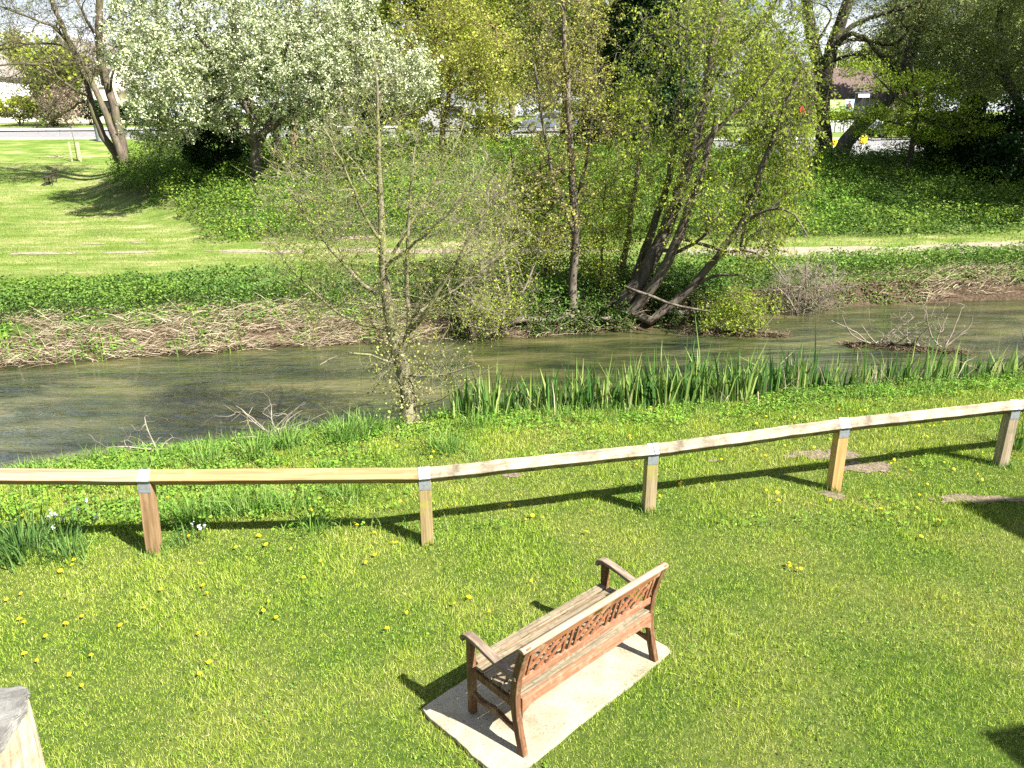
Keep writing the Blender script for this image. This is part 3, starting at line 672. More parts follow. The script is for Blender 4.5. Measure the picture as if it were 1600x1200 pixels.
# ---- near alder on the bank (a bare young tree coming into bud)
Ya = 10.55
L = [limb([(636, 655, Ya), (640, 625, Ya), (632, 590, Ya), (622, 555, Ya), (612, 520, Ya), (606, 480, Ya), (600, 430, Ya), (597, 380, Ya), (594, 300, Ya), (592, 230, Ya), (589, 150, Ya), (584, 80, Ya)], 30, 1.5),
     limb([(622, 560, Ya), (640, 520, Ya + .1), (637, 480, Ya + .15), (636, 430, Ya + .1), (637, 370, Ya + .1), (641, 300, Ya + .1), (648, 230, Ya + .1)], 11, 2.5),
     limb([(612, 515, Ya), (570, 510, Ya - .1), (530, 492, Ya - .2), (490, 455, Ya - .3), (450, 415, Ya - .4)], 7, 2),
     limb([(597, 465, Ya), (560, 440, Ya + .1), (530, 405, Ya + .2), (505, 375, Ya + .3), (480, 345, Ya + .3), (455, 300, Ya + .4)], 7, 2),
     limb([(640, 520, Ya), (665, 490, Ya - .2), (690, 450, Ya - .2), (720, 400, Ya - .3), (750, 340, Ya - .3), (790, 280, Ya - .3)], 10, 2),
     limb([(598, 420, Ya), (640, 385, Ya - .3), (690, 345, Ya - .5), (730, 300, Ya - .6), (760, 250, Ya - .6)], 6, 2),
     limb([(596, 380, Ya), (570, 340, Ya - .2), (550, 290, Ya - .4), (530, 240, Ya - .5), (505, 200, Ya - .6)], 6, 2),
     limb([(597, 420, Ya), (630, 370, Ya + .3), (665, 310, Ya + .5), (700, 250, Ya + .6), (725, 190, Ya + .7)], 6, 2),
     limb([(594, 310, Ya), (560, 260, Ya + .4), (520, 215, Ya + .6), (480, 190, Ya + .8)], 4, 1.5),
     limb([(637, 500, Ya), (680, 470, Ya + .5), (730, 440, Ya + .8), (790, 390, Ya + .9)], 6, 2),
     limb([(630, 585, Ya), (665, 590, Ya - .2), (700, 585, Ya - .3), (740, 570, Ya - .4)], 5, 2),
     limb([(625, 570, Ya), (580, 555, Ya - .2), (530, 548, Ya - .3), (500, 570, Ya - .4)], 5, 2),
     limb([(632, 640, Ya), (690, 625, Ya - .3), (730, 595, Ya - .4), (780, 570, Ya - .5)], 4, 1.5)]
tree('alder_tree', 'slender bare alder just coming into bud, rooted on the near bank right at the water', 'tree', L,
     [(605, 330, Ya, 195, 175, 1.4, 620), (490, 340, Ya, 105, 140, 1.2, 300), (735, 330, Ya, 95, 140, 1.2, 240), (590, 170, Ya, 75, 110, .8, 60), (650, 570, Ya, 110, 50, .8, 130), (700, 470, Ya, 110, 70, .8, 110), (540, 480, Ya, 100, 60, .8, 100)],
     M_barkalder, M_alderleaf, .026, 13000, .024, 3, step=.14, tip=.0032, twigs=2, twl=.24, twr=.0030, wob=.07, up=.35, thick=.03)
rng = np.random.default_rng(5)
rt = [o for o in bpy.data.objects if o.name == 'alder_tree'][0]
n_ = 1500; P = np.stack([at(638, 655, Ya)[0] + rng.normal(size=n_) * .22, Ya + rng.normal(size=n_) * .22, -.05 + rng.random(n_) ** 1.4 * 1.5], 1)
P[:, 0] += (P[:, 2] > .3) * (-.05) * P[:, 2]; V_, F_ = leaf_quads(P, .034, rng, .8, .3); mesh_np('ivy', V_, [F_], leaf_mat('bud_cluster', [(.20, .22, .06), (.36, .40, .10), (.50, .52, .20), (.52, .42, .30)], .35), rt)

# ---- far bank: willow with several leaning stems
Yw = 18.25
L = [limb([(958, 500, Yw), (985, 462, Yw), (1010, 420, Yw), (1035, 375, Yw), (1055, 320, Yw + .2), (1072, 260, Yw + .3), (1090, 200, Yw + .4), (1104, 140, Yw + .5), (1112, 80, Yw + .6), (1128, 10, Yw + .7), (1140, -60, Yw + .7)], 27, 11),
     limb([(975, 505, Yw - .2), (1010, 460, Yw - .3), (1045, 410, Yw - .5), (1068, 350, Yw - .6), (1085, 300, Yw - .7), (1105, 240, Yw - .8), (1120, 180, Yw - .8)], 20, 8),
     limb([(968, 500, Yw + .3), (990, 440, Yw + .4), (1020, 360, Yw + .5), (1042, 290, Yw + .6), (1060, 210, Yw + .7), (1068, 120, Yw + .8), (1062, 40, Yw + .8)], 16, 5),
     limb([(1120, 400, Yw - .8), (1160, 385, Yw - 1.3), (1200, 400, Yw - 1.6), (1228, 440, Yw - 1.8)], 6, 2),
     limb([(1150, 365, Yw - .9), (1200, 320, Yw - 1.3), (1245, 330, Yw - 1.6), (1262, 370, Yw - 1.8)], 6, 2),
     limb([(1000, 512, Yw - .4), (1045, 480, Yw - .5), (1085, 445, Yw - .6), (1120, 400, Yw - .8), (1150, 365, Yw - .9), (1175, 310, Yw - 1), (1195, 250, Yw - 1), (1220, 180, Yw - 1), (1245, 120, Yw - 1)], 15, 6),
     limb([(965, 485, Yw + .5), (972, 430, Yw + .6), (982, 370, Yw + .7), (990, 310, Yw + .8), (1000, 240, Yw + .9), (1012, 190, Yw + 1)], 12, 5),
     limb([(1035, 375, Yw), (1060, 300, Yw - .3), (1085, 240, Yw - .3), (1130, 190, Yw - .5), (1180, 150, Yw - .6), (1225, 90, Yw - .6)], 10, 4),
     limb([(1045, 400, Yw), (1080, 385, Yw - .8), (1120, 360, Yw - 1.4), (1105, 330, Yw - 1.6)], 7, 2),
     limb([(1112, 80, Yw), (1100, 60, Yw), (1085, 45, Yw), (1060, 38, Yw)], 7, 3),
     limb([(1104, 140, Yw), (1140, 90, Yw), (1185, 40, Yw), (1230, -20, Yw)], 7, 3),
     limb([(1085, 445, Yw - .7), (1140, 420, Yw - 1.0), (1180, 440, Yw - 1.2)], 6, 2),
     limb([(960, 440, Yw - .8), (1010, 463, Yw - 1.2), (1060, 480, Yw - 1.3), (1110, 487, Yw - 1.5)], 6, 3)]
tree('willow_tree', 'large multi stemmed willow leaning right over the water from the far bank', 'tree', L,
     [(1060, 130, Yw, 130, 150, 2.2, 200), (1190, 110, Yw - .3, 100, 130, 2.0, 150), (1212, 250, Yw - .6, 56, 150, 1.2, 260), (1110, 300, Yw - .8, 90, 80, 1.0, 110), (1240, 150, Yw - .6, 30, 100, 1.0, 70), (1030, 290, Yw, 100, 90, 1.8, 70), (1130, 30, Yw, 150, 80, 2, 130), (970, 200, Yw, 60, 100, 1.6, 80), (1170, 360, Yw - 1, 75, 60, 1.0, 60)],
     M_bark, M_willow, .064, 33000, .035, 4, step=.3, tip=.007, twigs=2, twl=.45, twr=.0045, hang=.6, up=-.1, thick=.05, asp=.55)

# ---- far bank: slim maple saplings left of the willow
Ym = 18.0
L = [limb([(893, 478, Ym), (897, 420, Ym), (900, 370, Ym), (896, 310, Ym), (892, 240, Ym), (888, 170, Ym), (885, 100, Ym), (880, 20, Ym), (876, -50, Ym)], 15, 5),
     limb([(896, 320, Ym), (915, 260, Ym + .3), (925, 190, Ym + .4), (930, 120, Ym + .4)], 6, 3),
     limb([(897, 360, Ym), (870, 300, Ym - .3), (855, 240, Ym - .4), (845, 170, Ym - .4), (835, 100, Ym - .4)], 6, 3)]
tree('maple_tree', 'tall slim tree with sparse bronze yellow young leaves between the alder and the willow', 'tree', L,
     [(885, 50, Ym, 75, 110, 1.4, 150), (890, 190, Ym, 90, 100, 1.4, 210), (865, 320, Ym, 90, 90, 1.3, 160)],
     M_bark, M_maple, .048, 16000, .035, 6, step=.3, tip=.006, twigs=2, twl=.4, twr=.005, thick=.05)
for k, (px, pb, pt, dx, sd, lab) in enumerate([(856, 462, 250, -12, 21, 'thin sapling with fresh green leaves just left of the slim maple'),
                                  (820, 455, 230, -22, 22, 'thin leafy sapling at the left end of the dark bank roots'),
                                  (938, 470, 270, 8, 23, 'thin leafy sapling in the gap between the maple and the willow')]):
    L = [limb([(px, pb, 18.6 + .2 * k), (px + dx * .3, pb - 80, 18.6), (px + dx, pt, 18.6)], 6, 2.5)]
    tree('sapling', lab, 'tree', L, [(px + dx, (pt + pb) / 2 - 10, 18.6, 55, 110, .9, 140)], M_bark, M_willow, .05, 8000, .08, sd, step=.3, tip=.005, twigs=2, twl=.3, twr=.004, group='saplings on the far bank')
# tan twiggy bush hanging over the water, left of the dark roots
Yb = 17.3
L = [limb([(790, 490, Yb), (780, 450, Yb - .1), (760, 400, Yb - .2), (740, 350, Yb - .2)], 6, 2), limb([(800, 490, Yb), (790, 420, Yb), (775, 340, Yb), (768, 280, Yb)], 6, 2), limb([(785, 495, Yb), (740, 470, Yb - .2), (700, 450, Yb - .3)], 5, 2), limb([(805, 480, Yb), (830, 430, Yb), (845, 380, Yb)], 5, 2)]
tree('willow_bush', 'twiggy half bare bush overhanging the far bank between the alder and the dark roots', 'bush', L, [(785, 390, Yb, 80, 110, .9, 150), (770, 490, Yb - .4, 60, 35, .6, 90)], M_twig, M_willow, .05, 7000, .07, 8, step=.2, tip=.005, twigs=3, twl=.35, twr=.005, wob=.25)
# brambles and roots in the shade below the willow
rng = np.random.default_rng(31)
P = scatter(46000, .2, 5.6, 16.9, 20.6, rng, lambda x, y: (y - fedge(x) > -.05) & (y - fedge(x) < 1.7 + .6 * vnoise(x, y, .7, 3)) & (fnoise(x, y, .5, 33, 3) > .46)); P[:, 2] += rng.random(len(P)) ** 1.5 * .45
V_, F_ = leaf_quads(P, .05, rng, .8, .5); o = mesh_np('bramble_undergrowth', V_, [F_], M_ivy); props(o, 'dark brambles and ivy covering the far bank under the willow', 'brambles', kind='stuff')
for k, (px, py, ax, tl, ln) in enumerate([(830, 468, .2, .05, 1.1), (905, 492, -.15, .0, 1.5), (1075, 475, .35, .1, 1.2), (868, 505, .1, 0, .9)]):
    p = at(px, py, fedge(np.array([at(px, py, 17.6)[0]]))[0] + .35); z = tz(p[0], p[1]) + .1
    pts = [(p[0] + (t - .5) * ln * math.cos(ax), p[1] + (t - .5) * ln * math.sin(ax), z + tl * t + .05 * math.sin(5 * t + k)) for t in np.linspace(0, 1, 8)]
    o = MB().tube(pts, [.085 * (1 - .45 * t) for t in np.linspace(0, 1, 8)], 8).obj('root_log', M_bark, smooth=True)
    props(o, ['gnarled root log at the left of the dark bank', 'gnarled root log lying under the slim maple', 'gnarled root log right of the willow stems', 'short broken log at the water line under the dark bank'][k], 'log', 'root logs on the far bank')

# ---- drift islands of dead branches in the river
def drift(name, label, px, py, length, yaw, seed, twn, sizes, leafm, nleaf, lab2=None):
    p = atz(px, py, WZ); rng = np.random.default_rng(seed); root = empty(name, p, label, 'driftwood', 'driftwood snags in the river')
    c_, s_ = math.cos(yaw), math.sin(yaw)
    pts = [((t - .5) * length * c_, (t - .5) * length * s_, .03 + .05 * math.sin(3 * t)) for t in np.linspace(0, 1, 12)]
    MB().tube(pts, [.02 + .028 * math.sin(math.pi * (.15 + .8 * t)) for t in np.linspace(0, 1, 12)], 8).obj('log', M_barkdark, root, smooth=True)
    n_ = 1500; u = rng.random(n_); Q = np.stack([(u - .5) * length * c_, (u - .5) * length * s_, np.abs(rng.normal(size=n_)) * .035], 1) + rng.normal(size=(n_, 3)) * [.10, .10, .01]
    az = rng.random(n_) * 6.28; dr = np.stack([np.cos(az), np.sin(az), rng.normal(size=n_) * .2], 1); L_ = .12 * np.exp(rng.normal(size=n_) * .4); sd = unit(np.cross(dr, [0, 0, 1.0])) * .007
    E_ = Q + dr * L_[:, None]; E_[:, 2] = np.abs(E_[:, 2]); V = np.stack([Q - sd, Q + sd, E_ + sd, E_ - sd], 1).reshape(-1, 3)
    mesh_np('debris', V, [np.arange(n_ * 4).reshape(-1, 4)], leaf_mat('drift_straw', [(.07, .05, .03), (.15, .11, .07), (.25, .20, .13)], .1), root, local=False)
    lim = []
    for k in range(twn):
        t = rng.uniform(-.32, .32); b = np.array(p) + [t * length * c_, t * length * s_, .05]; a = rng.uniform(-1.1, 1.1); ht = rng.uniform(*sizes); bd = rng.normal() * .25
        e_ = b + [ht * math.sin(a), rng.normal() * .2, ht * math.cos(a) * .9]; m_ = (b + e_) / 2 + [bd * .4, 0, -.05 + bd * .3]
        lim.append([(*b, .018), (*m_, .012), (*e_, .006)])
    at_ = np.array([p]) + np.stack([rng.normal(size=260) * length * .18, rng.normal(size=260) * .25, sizes[1] * rng.uniform(.1, 1, 260)], 1)
    pos, rad, ch, nl, D = grow(lim, at_, rng, .10, .0055, wob=.3)
    Vs = []; Fs = []; tubes(ch, pos, rad, Vs, Fs, 0, .02)
    mesh_np('branches', np.concatenate(Vs), [np.concatenate(Fs)], M_twig, root, smooth=True)
    if nleaf:
        P = pos[rng.choice(len(pos), nleaf)] + rng.normal(size=(nleaf, 3)) * .07; V_, F_ = leaf_quads(P, .05, rng); mesh_np('shoots', V_, [F_], leafm, root)
drift('driftwood', 'drifted branch in the river below the willow, sprouting green shoots', 1150, 522, 2.1, -.15, 41, 9, (.45, .95), M_willow, 4200)
drift('driftwood', 'long bare twiggy branch lying in the river right of the green sprouting one', 1415, 545, 2.4, -.28, 42, 17, (.55, 1.15), M_olive, 0)
# grey twiggy bush on far bank above the second snag
L = [limb([(1250, 500, 19.2), (1235, 470, 19.0), (1215, 450, 18.8)], 4, 2), limb([(1262, 495, 19.3), (1290, 460, 19.2), (1320, 430, 19.2)], 4, 2), limb([(1255, 498, 19.3), (1262, 450, 19.1), (1258, 410, 19)], 4, 2)]
tree('bare_bush', 'grey bare twiggy bush at the far waterline right of the willow', 'bush', L, [(1262, 455, 19.2, 75, 50, .6, 120)], M_twig, M_olive, .04, 500, .06, 9, step=.18, tip=.005, twigs=4, twl=.35, twr=.005, wob=.3, ground=False)

# ---- mound and park trees
Yt = 44.0
gh = ground_hit(190, 268); Yt = float(gh[1])
L = [limb([(194, 265, Yt), (178, 235, Yt), (160, 215, Yt), (150, 190, Yt), (143, 165, Yt), (136, 130, Yt + .5), (125, 100, Yt + .5), (108, 66, Yt + .5), (95, 35, Yt + .5), (80, 0, Yt + .5), (60, -50, Yt + .5)], 12, 5),
     limb([(196, 262, Yt - .3), (182, 220, Yt - .3), (168, 180, Yt - .3), (152, 150, Yt - .3), (138, 110, Yt), (122, 85, Yt)], 12, 6),
     limb([(198, 262, Yt + .3), (190, 220, Yt + .3), (180, 175, Yt + .3), (170, 140, Yt + .3), (158, 100, Yt + .3), (152, 60, Yt + .3), (155, 20, Yt + .3), (162, -60, Yt + .3)], 14, 9),
     limb([(108, 66, Yt), (85, 40, Yt - .5), (55, 28, Yt - 1), (20, 18, Yt - 1), (-20, 0, Yt - 1)], 5, 2),
     limb([(112, 72, Yt), (80, 68, Yt), (40, 68, Yt), (0, 78, Yt)], 4, 2),
     limb([(136, 150, Yt - .3), (110, 140, Yt - 1), (70, 100, Yt - 1), (20, 98, Yt - 1.4), (-15, 105, Yt - 1.5)], 5, 2),
     limb([(140, 155, Yt), (110, 170, Yt + 1), (75, 195, Yt + 1)], 4, 2),
     limb([(152, 60, Yt), (135, 30, Yt - 1), (118, 0, Yt - 1), (100, -40, Yt - 1)], 5, 2),
     limb([(170, 140, Yt), (178, 110, Yt - .5), (182, 90, Yt - .5)], 4, 3),
     limb([(155, 50, Yt), (175, 20, Yt), (200, -20, Yt)], 5, 2)]
tree('ash_tree', 'bare tree of three leaning pale trunks at the left edge of the mound', 'tree', L,
     [(70, 60, Yt, 120, 90, 3.5, 300), (180, -20, Yt, 90, 60, 3, 90), (60, 150, Yt, 80, 45, 2.5, 110), (40, -20, Yt, 80, 60, 3, 90), (130, 90, Yt, 50, 60, 2, 60)],
     M_barkpale, M_olive, .10, 3600, .12, 12, step=.5, tip=.014, twigs=3, twl=.7, twr=.010, thick=.12)
Yt = float(ground_hit(402, 284)[1])
L = [limb([(402, 282, Yt), (400, 250, Yt), (397, 220, Yt), (396, 190, Yt), (388, 140, Yt), (375, 80, Yt), (360, 20, Yt)], 15, 8),
     limb([(400, 240, Yt), (420, 190, Yt + .5), (440, 130, Yt + .8), (450, 60, Yt + 1)], 9, 5), limb([(398, 225, Yt), (360, 180, Yt), (310, 130, Yt), (265, 80, Yt)], 9, 4),
     limb([(400, 215, Yt), (480, 160, Yt), (560, 120, Yt), (620, 90, Yt)], 8, 4), limb([(396, 190, Yt), (350, 110, Yt - 1), (300, 40, Yt - 1)], 7, 4)]
tree('blossom_tree', 'broad tree smothered in white blossom on the mound behind the alder', 'tree', L,
     [(300, 60, Yt, 120, 90, 4.6, 330), (285, 165, Yt - 1.5, 75, 50, 3.4, 170), (250, 110, Yt - 3.8, 60, 60, 1.8, 90), (430, 90, Yt - 1.2, 120, 80, 3.8, 300), (590, 110, Yt, 90, 60, 2.4, 220), (500, 170, Yt, 70, 50, 2, 120), (230, 90, Yt, 60, 80, 2.2, 110), (380, 180, Yt, 70, 45, 2, 90), (540, 30, Yt, 60, 60, 2, 70), (420, 0, Yt, 190, 60, 3, 170), (250, 200, Yt - .5, 60, 34, 1.6, 80), (640, 130, Yt, 50, 40, 1.6, 60), (215, 30, Yt, 40, 60, 1.5, 50)],
     M_bark, M_blossomleaf, .088, 122000, .06, 13, step=.5, tip=.013, twigs=2, twl=.42, twr=.008, leaf2=M_blossom, frac2=.72, asp=.85, thick=.12)
for k, (px, pb, dx, Yk, wd, lab) in enumerate([(432, 228, -6, 41, 11, 'dark ivy covered trunk standing just right of the blossom tree'), (458, 222, 2, 42, 13, 'thick ochre lit trunk in the middle of the clump behind the blossom tree'), (482, 215, 10, 43, 11, 'dark trunk at the right of the clump behind the blossom tree')]):
    L = [limb([(px, pb, Yk), (px + dx * .3, pb - 60, Yk), (px + dx, pb - 150, Yk), (px + dx * 2, pb - 300, Yk)], wd, wd * .5), limb([(px + dx * .5, pb - 90, Yk), (px + dx + 25, pb - 170, Yk), (px + 50, pb - 260, Yk)], wd * .5, 3), limb([(px + dx * .5, pb - 80, Yk), (px + dx - 25, pb - 170, Yk + 1), (px - 40, pb - 260, Yk + 1)], wd * .5, 3)]
    tree('ivy_tree', lab, 'tree', L, [(px, 20, Yk, 90, 70, 3, 50)], [M_barkdark, M_barkred, M_barkdark][k], M_olive, .11, 1500, .2, 60 + k, step=.6, tip=.016, twigs=3, twl=.8, twr=.012, ivy=(9, 2600, .16, .13), group='ivy clad trunks behind the blossom tree', thick=.12)
Yt = 39.5
def bush(name, label, px, py, rx, ry, Y, dep, leaf, sz, n, seed, group=None, cat='bush', clumps=9, bark=M_barkdark):
    """rounded shrub: a few stems and many leaf clumps of uneven size"""
    rng = np.random.default_rng(seed); c_ = at(px, py, Y); sx = rx * Y / F_PX; sz_ = ry * Y / F_PX; g = tz(c_[0], Y)
    root = empty(name, (c_[0], Y, g), label, cat, group)
    zc = c_[2]; b = MB()
    for k in range(5):
        e_ = Vector((rng.normal() * sx * .4, rng.normal() * dep * .4, (zc - g) + sz_ * .5)); b.tube([(rng.normal() * .1, rng.normal() * .1, -.1), (e_.x * .5, e_.y * .5, e_.z * .55), tuple(e_)], [.06, .04, .015], 6)
    b.obj('stem', bark, root, smooth=True)
    # clumps
    v_ = unit(rng.normal(size=(clumps * 6, 3))); R_ = (.45 + .55 * rng.random((len(v_), 1))); Cc = v_ * R_ * np.array([sx, dep, sz_]) + [c_[0], Y, zc]
    k = rng.integers(0, len(Cc), n); rr = (.14 + .14 * rng.random(len(Cc)))[k][:, None] * np.array([sx + dep, sx + dep, 2 * sz_]) * .55
    P = Cc[k] + unit(rng.normal(size=(n, 3))) * rng.random((n, 1)) ** .4 * rr
    P = P[P[:, 2] > terrain(P[:, 0], P[:, 1]) + .02]
    V_, F_ = leaf_quads(P, sz, rng, .7, .4); mesh_np('foliage', V_, [F_], leaf, root)
    return root
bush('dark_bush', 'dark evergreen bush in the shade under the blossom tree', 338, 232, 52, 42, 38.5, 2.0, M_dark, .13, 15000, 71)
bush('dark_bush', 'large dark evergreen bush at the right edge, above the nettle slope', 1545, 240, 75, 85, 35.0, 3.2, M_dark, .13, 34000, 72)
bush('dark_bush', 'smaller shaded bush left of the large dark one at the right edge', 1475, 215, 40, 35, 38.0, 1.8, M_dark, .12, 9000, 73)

L = [limb([(688, 240, 41), (694, 220, 41), (686, 200, 41), (700, 170, 41), (704, 120, 41), (706, 60, 41)], 9, 4), limb([(700, 170, 41), (660, 120, 41), (640, 70, 41)], 5, 3), limb([(702, 150, 41), (750, 100, 41), (775, 50, 41)], 5, 3)]
tree('bronze_tree', 'bushy bronze and yellow green tree with a few white blossoms, right of the blossom tree', 'tree', L,
     [(700, 80, 41, 95, 105, 3, 260), (765, 120, 41, 65, 80, 2.5, 160), (655, 130, 41, 55, 65, 2, 110), (740, 190, 41, 60, 30, 2, 50)], M_barkred, M_brown, .12, 26000, .16, 14, step=.5, tip=.013, twigs=2, twl=.6, twr=.010, leaf2=M_yel, frac2=.45, thick=.1)
L = [limb([(880, 215, 47), (884, 150, 47), (880, 90, 47), (886, 40, 47), (884, -60, 47)], 11, 6), limb([(884, 60, 47), (910, 25, 47), (935, 0, 47)], 6, 3), limb([(884, 100, 47), (850, 50, 47), (820, 0, 47)], 6, 3)]
tree('dark_trunked_tree', 'tall dark trunked tree rising behind the slim maple', 'tree', L, [(860, 20, 47, 80, 80, 3, 160), (920, 60, 47, 50, 60, 2.5, 90), (830, 110, 47, 60, 60, 2.5, 90)], M_barkdark, M_olive, .14, 22000, .22, 15, step=.6, tip=.015, twigs=3, twl=.9, twr=.012, thick=.12)
# dark conifer
def conifer():
    rng = np.random.default_rng(81); Y = 46.0; b_ = at(1005, 200, Y); g = tz(b_[0], Y); root = empty('ivy_clad_conifer', (b_[0], Y, g), 'tall dark evergreen column standing behind the willow', 'tree')
    top = at(1010, -90, Y)[2]; MB().tube([(0, 0, -.2), (.1, 0, (top - g) * .5), (0, 0, top - g - .5)], [.4, .25, .06], 8).obj('trunk', M_barkdark, root, smooth=True)
    n_ = 1500; z = rng.random(n_) ** .9; a = rng.random(n_) * 6.28; rad_ = np.interp(z, [0, .25, .5, .75, 1], [2.9, 2.7, 2.0, 1.5, .5]) * (.75 + .35 * vnoise(a * 2, z * 9, 1, 3))
    Cc = np.stack([b_[0] + np.cos(a) * rad_, Y + np.sin(a) * rad_, g + .5 + z * (top - g - .5)], 1)
    k = rng.integers(0, n_, 52000); P = Cc[k] + rng.normal(size=(52000, 3)) * [.28, .28, .22]; P[:, 2] -= np.abs(rng.normal(size=len(P))) * .2
    V_, F_ = leaf_quads(P, .17, rng, .6, .1); mesh_np('crown', V_, [F_], M_dark, root)
conifer()
# big trees on the right
Yt = float(ground_hit(1288, 246)[1]); Yt = min(Yt, 40.0)
L = [limb([(1288, 246, Yt), (1286, 200, Yt), (1284, 150, Yt), (1290, 110, Yt), (1300, 75, Yt), (1312, 35, Yt), (1332, -10, Yt), (1350, -60, Yt)], 25, 13),
     limb([(1285, 130, Yt), (1272, 80, Yt + .3), (1262, 30, Yt + .5), (1258, -50, Yt + .5)], 18, 14),
     limb([(1298, 82, Yt), (1318, 50, Yt), (1345, 30, Yt), (1385, 22, Yt - .5), (1430, 8, Yt - .5), (1470, -15, Yt - .5)], 9, 4),
     limb([(1296, 85, Yt), (1325, 46, Yt - .8), (1345, 50, Yt - .8), (1362, 72, Yt - .8), (1385, 95, Yt - .8), (1402, 110, Yt - .8), (1420, 145, Yt - .8)], 8, 4),
     limb([(1300, 75, Yt), (1330, 60, Yt + .4), (1365, 62, Yt + .4), (1395, 78, Yt + .4), (1420, 50, Yt + .4), (1435, 25, Yt + .4)], 6, 3),
     limb([(1292, 100, Yt), (1330, 82, Yt - .4), (1350, 80, Yt - .4), (1365, 95, Yt - .4), (1378, 115, Yt - .4)], 5, 2),
     limb([(1270, 80, Yt), (1290, 40, Yt - .5), (1310, 20, Yt - .5), (1280, 5, Yt - .5)], 4, 2),
     limb([(1284, 150, Yt), (1262, 120, Yt), (1245, 90, Yt)], 6, 3)]
tree('oak_tree', 'big dark barked tree with twisting arching limbs, upright trunk beside the leaning one', 'tree', L,
     [(1350, 40, Yt, 110, 70, 3, 150), (1290, -20, Yt, 110, 40, 3, 70), (1390, 110, Yt, 60, 40, 2, 60), (1240, 60, Yt, 40, 60, 2, 40)], M_barkdark, M_grey, .10, 5200, .14, 16, step=.45, tip=.013, twigs=3, twl=.6, twr=.010, thick=.12)
L = [limb([(1306, 246, Yt - .6), (1325, 218, Yt - .6), (1350, 190, Yt - .6), (1378, 165, Yt - .6), (1402, 140, Yt - .5), (1418, 100, Yt - .4), (1430, 55, Yt - .3), (1450, 0, Yt), (1465, -60, Yt)], 24, 12),
     limb([(1402, 140, Yt - .5), (1440, 110, Yt - .5), (1470, 70, Yt - .5), (1500, 30, Yt - .5)], 9, 5)]
tree('leaning_tree', 'tree with a thick trunk leaning steeply right, rooted beside the upright dark barked one', 'tree', L,
     [(1440, 40, Yt, 80, 60, 3, 100), (1480, -10, Yt, 90, 40, 3, 60)], M_bark, M_grey, .11, 6500, .16, 17, step=.45, tip=.013, twigs=3, twl=.6, twr=.010, thick=.12)
Ye = float(ground_hit(1417, 272)[1]); Ye = min(Ye, 37)
L = [limb([(1416, 270, Ye), (1424, 235, Ye), (1430, 200, Ye), (1433, 170, Ye), (1428, 130, Ye), (1425, 90, Ye)], 9, 4), limb([(1433, 192, Ye), (1460, 180, Ye), (1500, 172, Ye), (1540, 165, Ye)], 4, 2), limb([(1431, 200, Ye), (1390, 190, Ye), (1350, 180, Ye), (1310, 190, Ye)], 4, 2),
     limb([(1432, 170, Ye), (1400, 150, Ye - 1), (1370, 120, Ye - 1)], 4, 2), limb([(1431, 180, Ye), (1480, 200, Ye - .5), (1520, 210, Ye - 1)], 3, 2)]
tree('elm_sapling', 'young elm with level sprays of bright yellow green leaves in front of the leaning trunk', 'tree', L,
     [(1350, 180, Ye, 60, 14, 1.8, 70), (1400, 205, Ye, 70, 12, 1.8, 70), (1470, 170, Ye, 80, 22, 2, 110), (1500, 205, Ye, 60, 12, 1.8, 60), (1420, 130, Ye, 70, 16, 1.8, 70), (1350, 110, Ye, 40, 10, 1.4, 24), (1450, 215, Ye, 50, 10, 1.5, 36)],
     M_barkdark, M_elm, .085, 15000, .12, 18, step=.35, tip=.009, twigs=2, twl=.35, twr=.006, flat=.35, up=0)
L = [limb([(1625, 260, 36.5), (1610, 190, 36.5), (1585, 150, 36.5), (1570, 110, 36.5), (1560, 40, 36.5), (1570, -50, 36.5)], 16, 7), limb([(1580, 140, 36.5), (1540, 90, 36.5), (1500, 50, 36.5)], 8, 4)]
tree('sallow_tree', 'big round olive green tree filling the top right corner', 'tree', L,
     [(1540, 40, 36.5, 100, 90, 3.5, 300), (1490, 100, 36.5, 60, 60, 2.5, 120), (1600, 120, 36.5, 60, 50, 3, 120), (1560, -40, 36.5, 110, 50, 3.5, 100)], M_bark, M_grey, .085, 56000, .2, 19, step=.5, tip=.011, twigs=2, twl=.5, twr=.008, leaf2=M_olive, frac2=.4)

# ---- backdrop trees beyond the road
def far_tree(name, label, px, top, base, rx, Y, leaf, n, seed, sz=.34, bark=M_bark, leaf2=None, dens=90, group='trees beyond the road'):
    L = [limb([(px, base, Y), (px + 3, (base * 2 + top) / 3, Y), (px - 2, (base + 2 * top) / 3, Y), (px, top + 20, Y)], 9, 3), limb([(px + 2, (base + top) / 2 + 20, Y), (px + rx * .5, (base + top) / 2 - 30, Y)], 4, 2), limb([(px + 2, (base + top) / 2 + 20, Y), (px - rx * .5, (base + top) / 2 - 30, Y)], 4, 2)]
    n = int(n * 1.9); h = (base - top); rng = np.random.default_rng(seed + 500); bl = []
    for k in range(12):
        bl.append((px + rng.normal() * rx * .42, top + h * rng.uniform(.12, .72), Y + rng.normal() * 1.0, rx * rng.uniform(.35, .6), h * rng.uniform(.14, .26), rx * Y / F_PX * .5, dens // 4))
    tree(name, label, 'tree', L, bl, bark, leaf, sz, n, .38, seed, step=1.0, tip=.03, twigs=2, twl=1.1, twr=.02, group=group, leaf2=leaf2, frac2=.5, thick=.2)
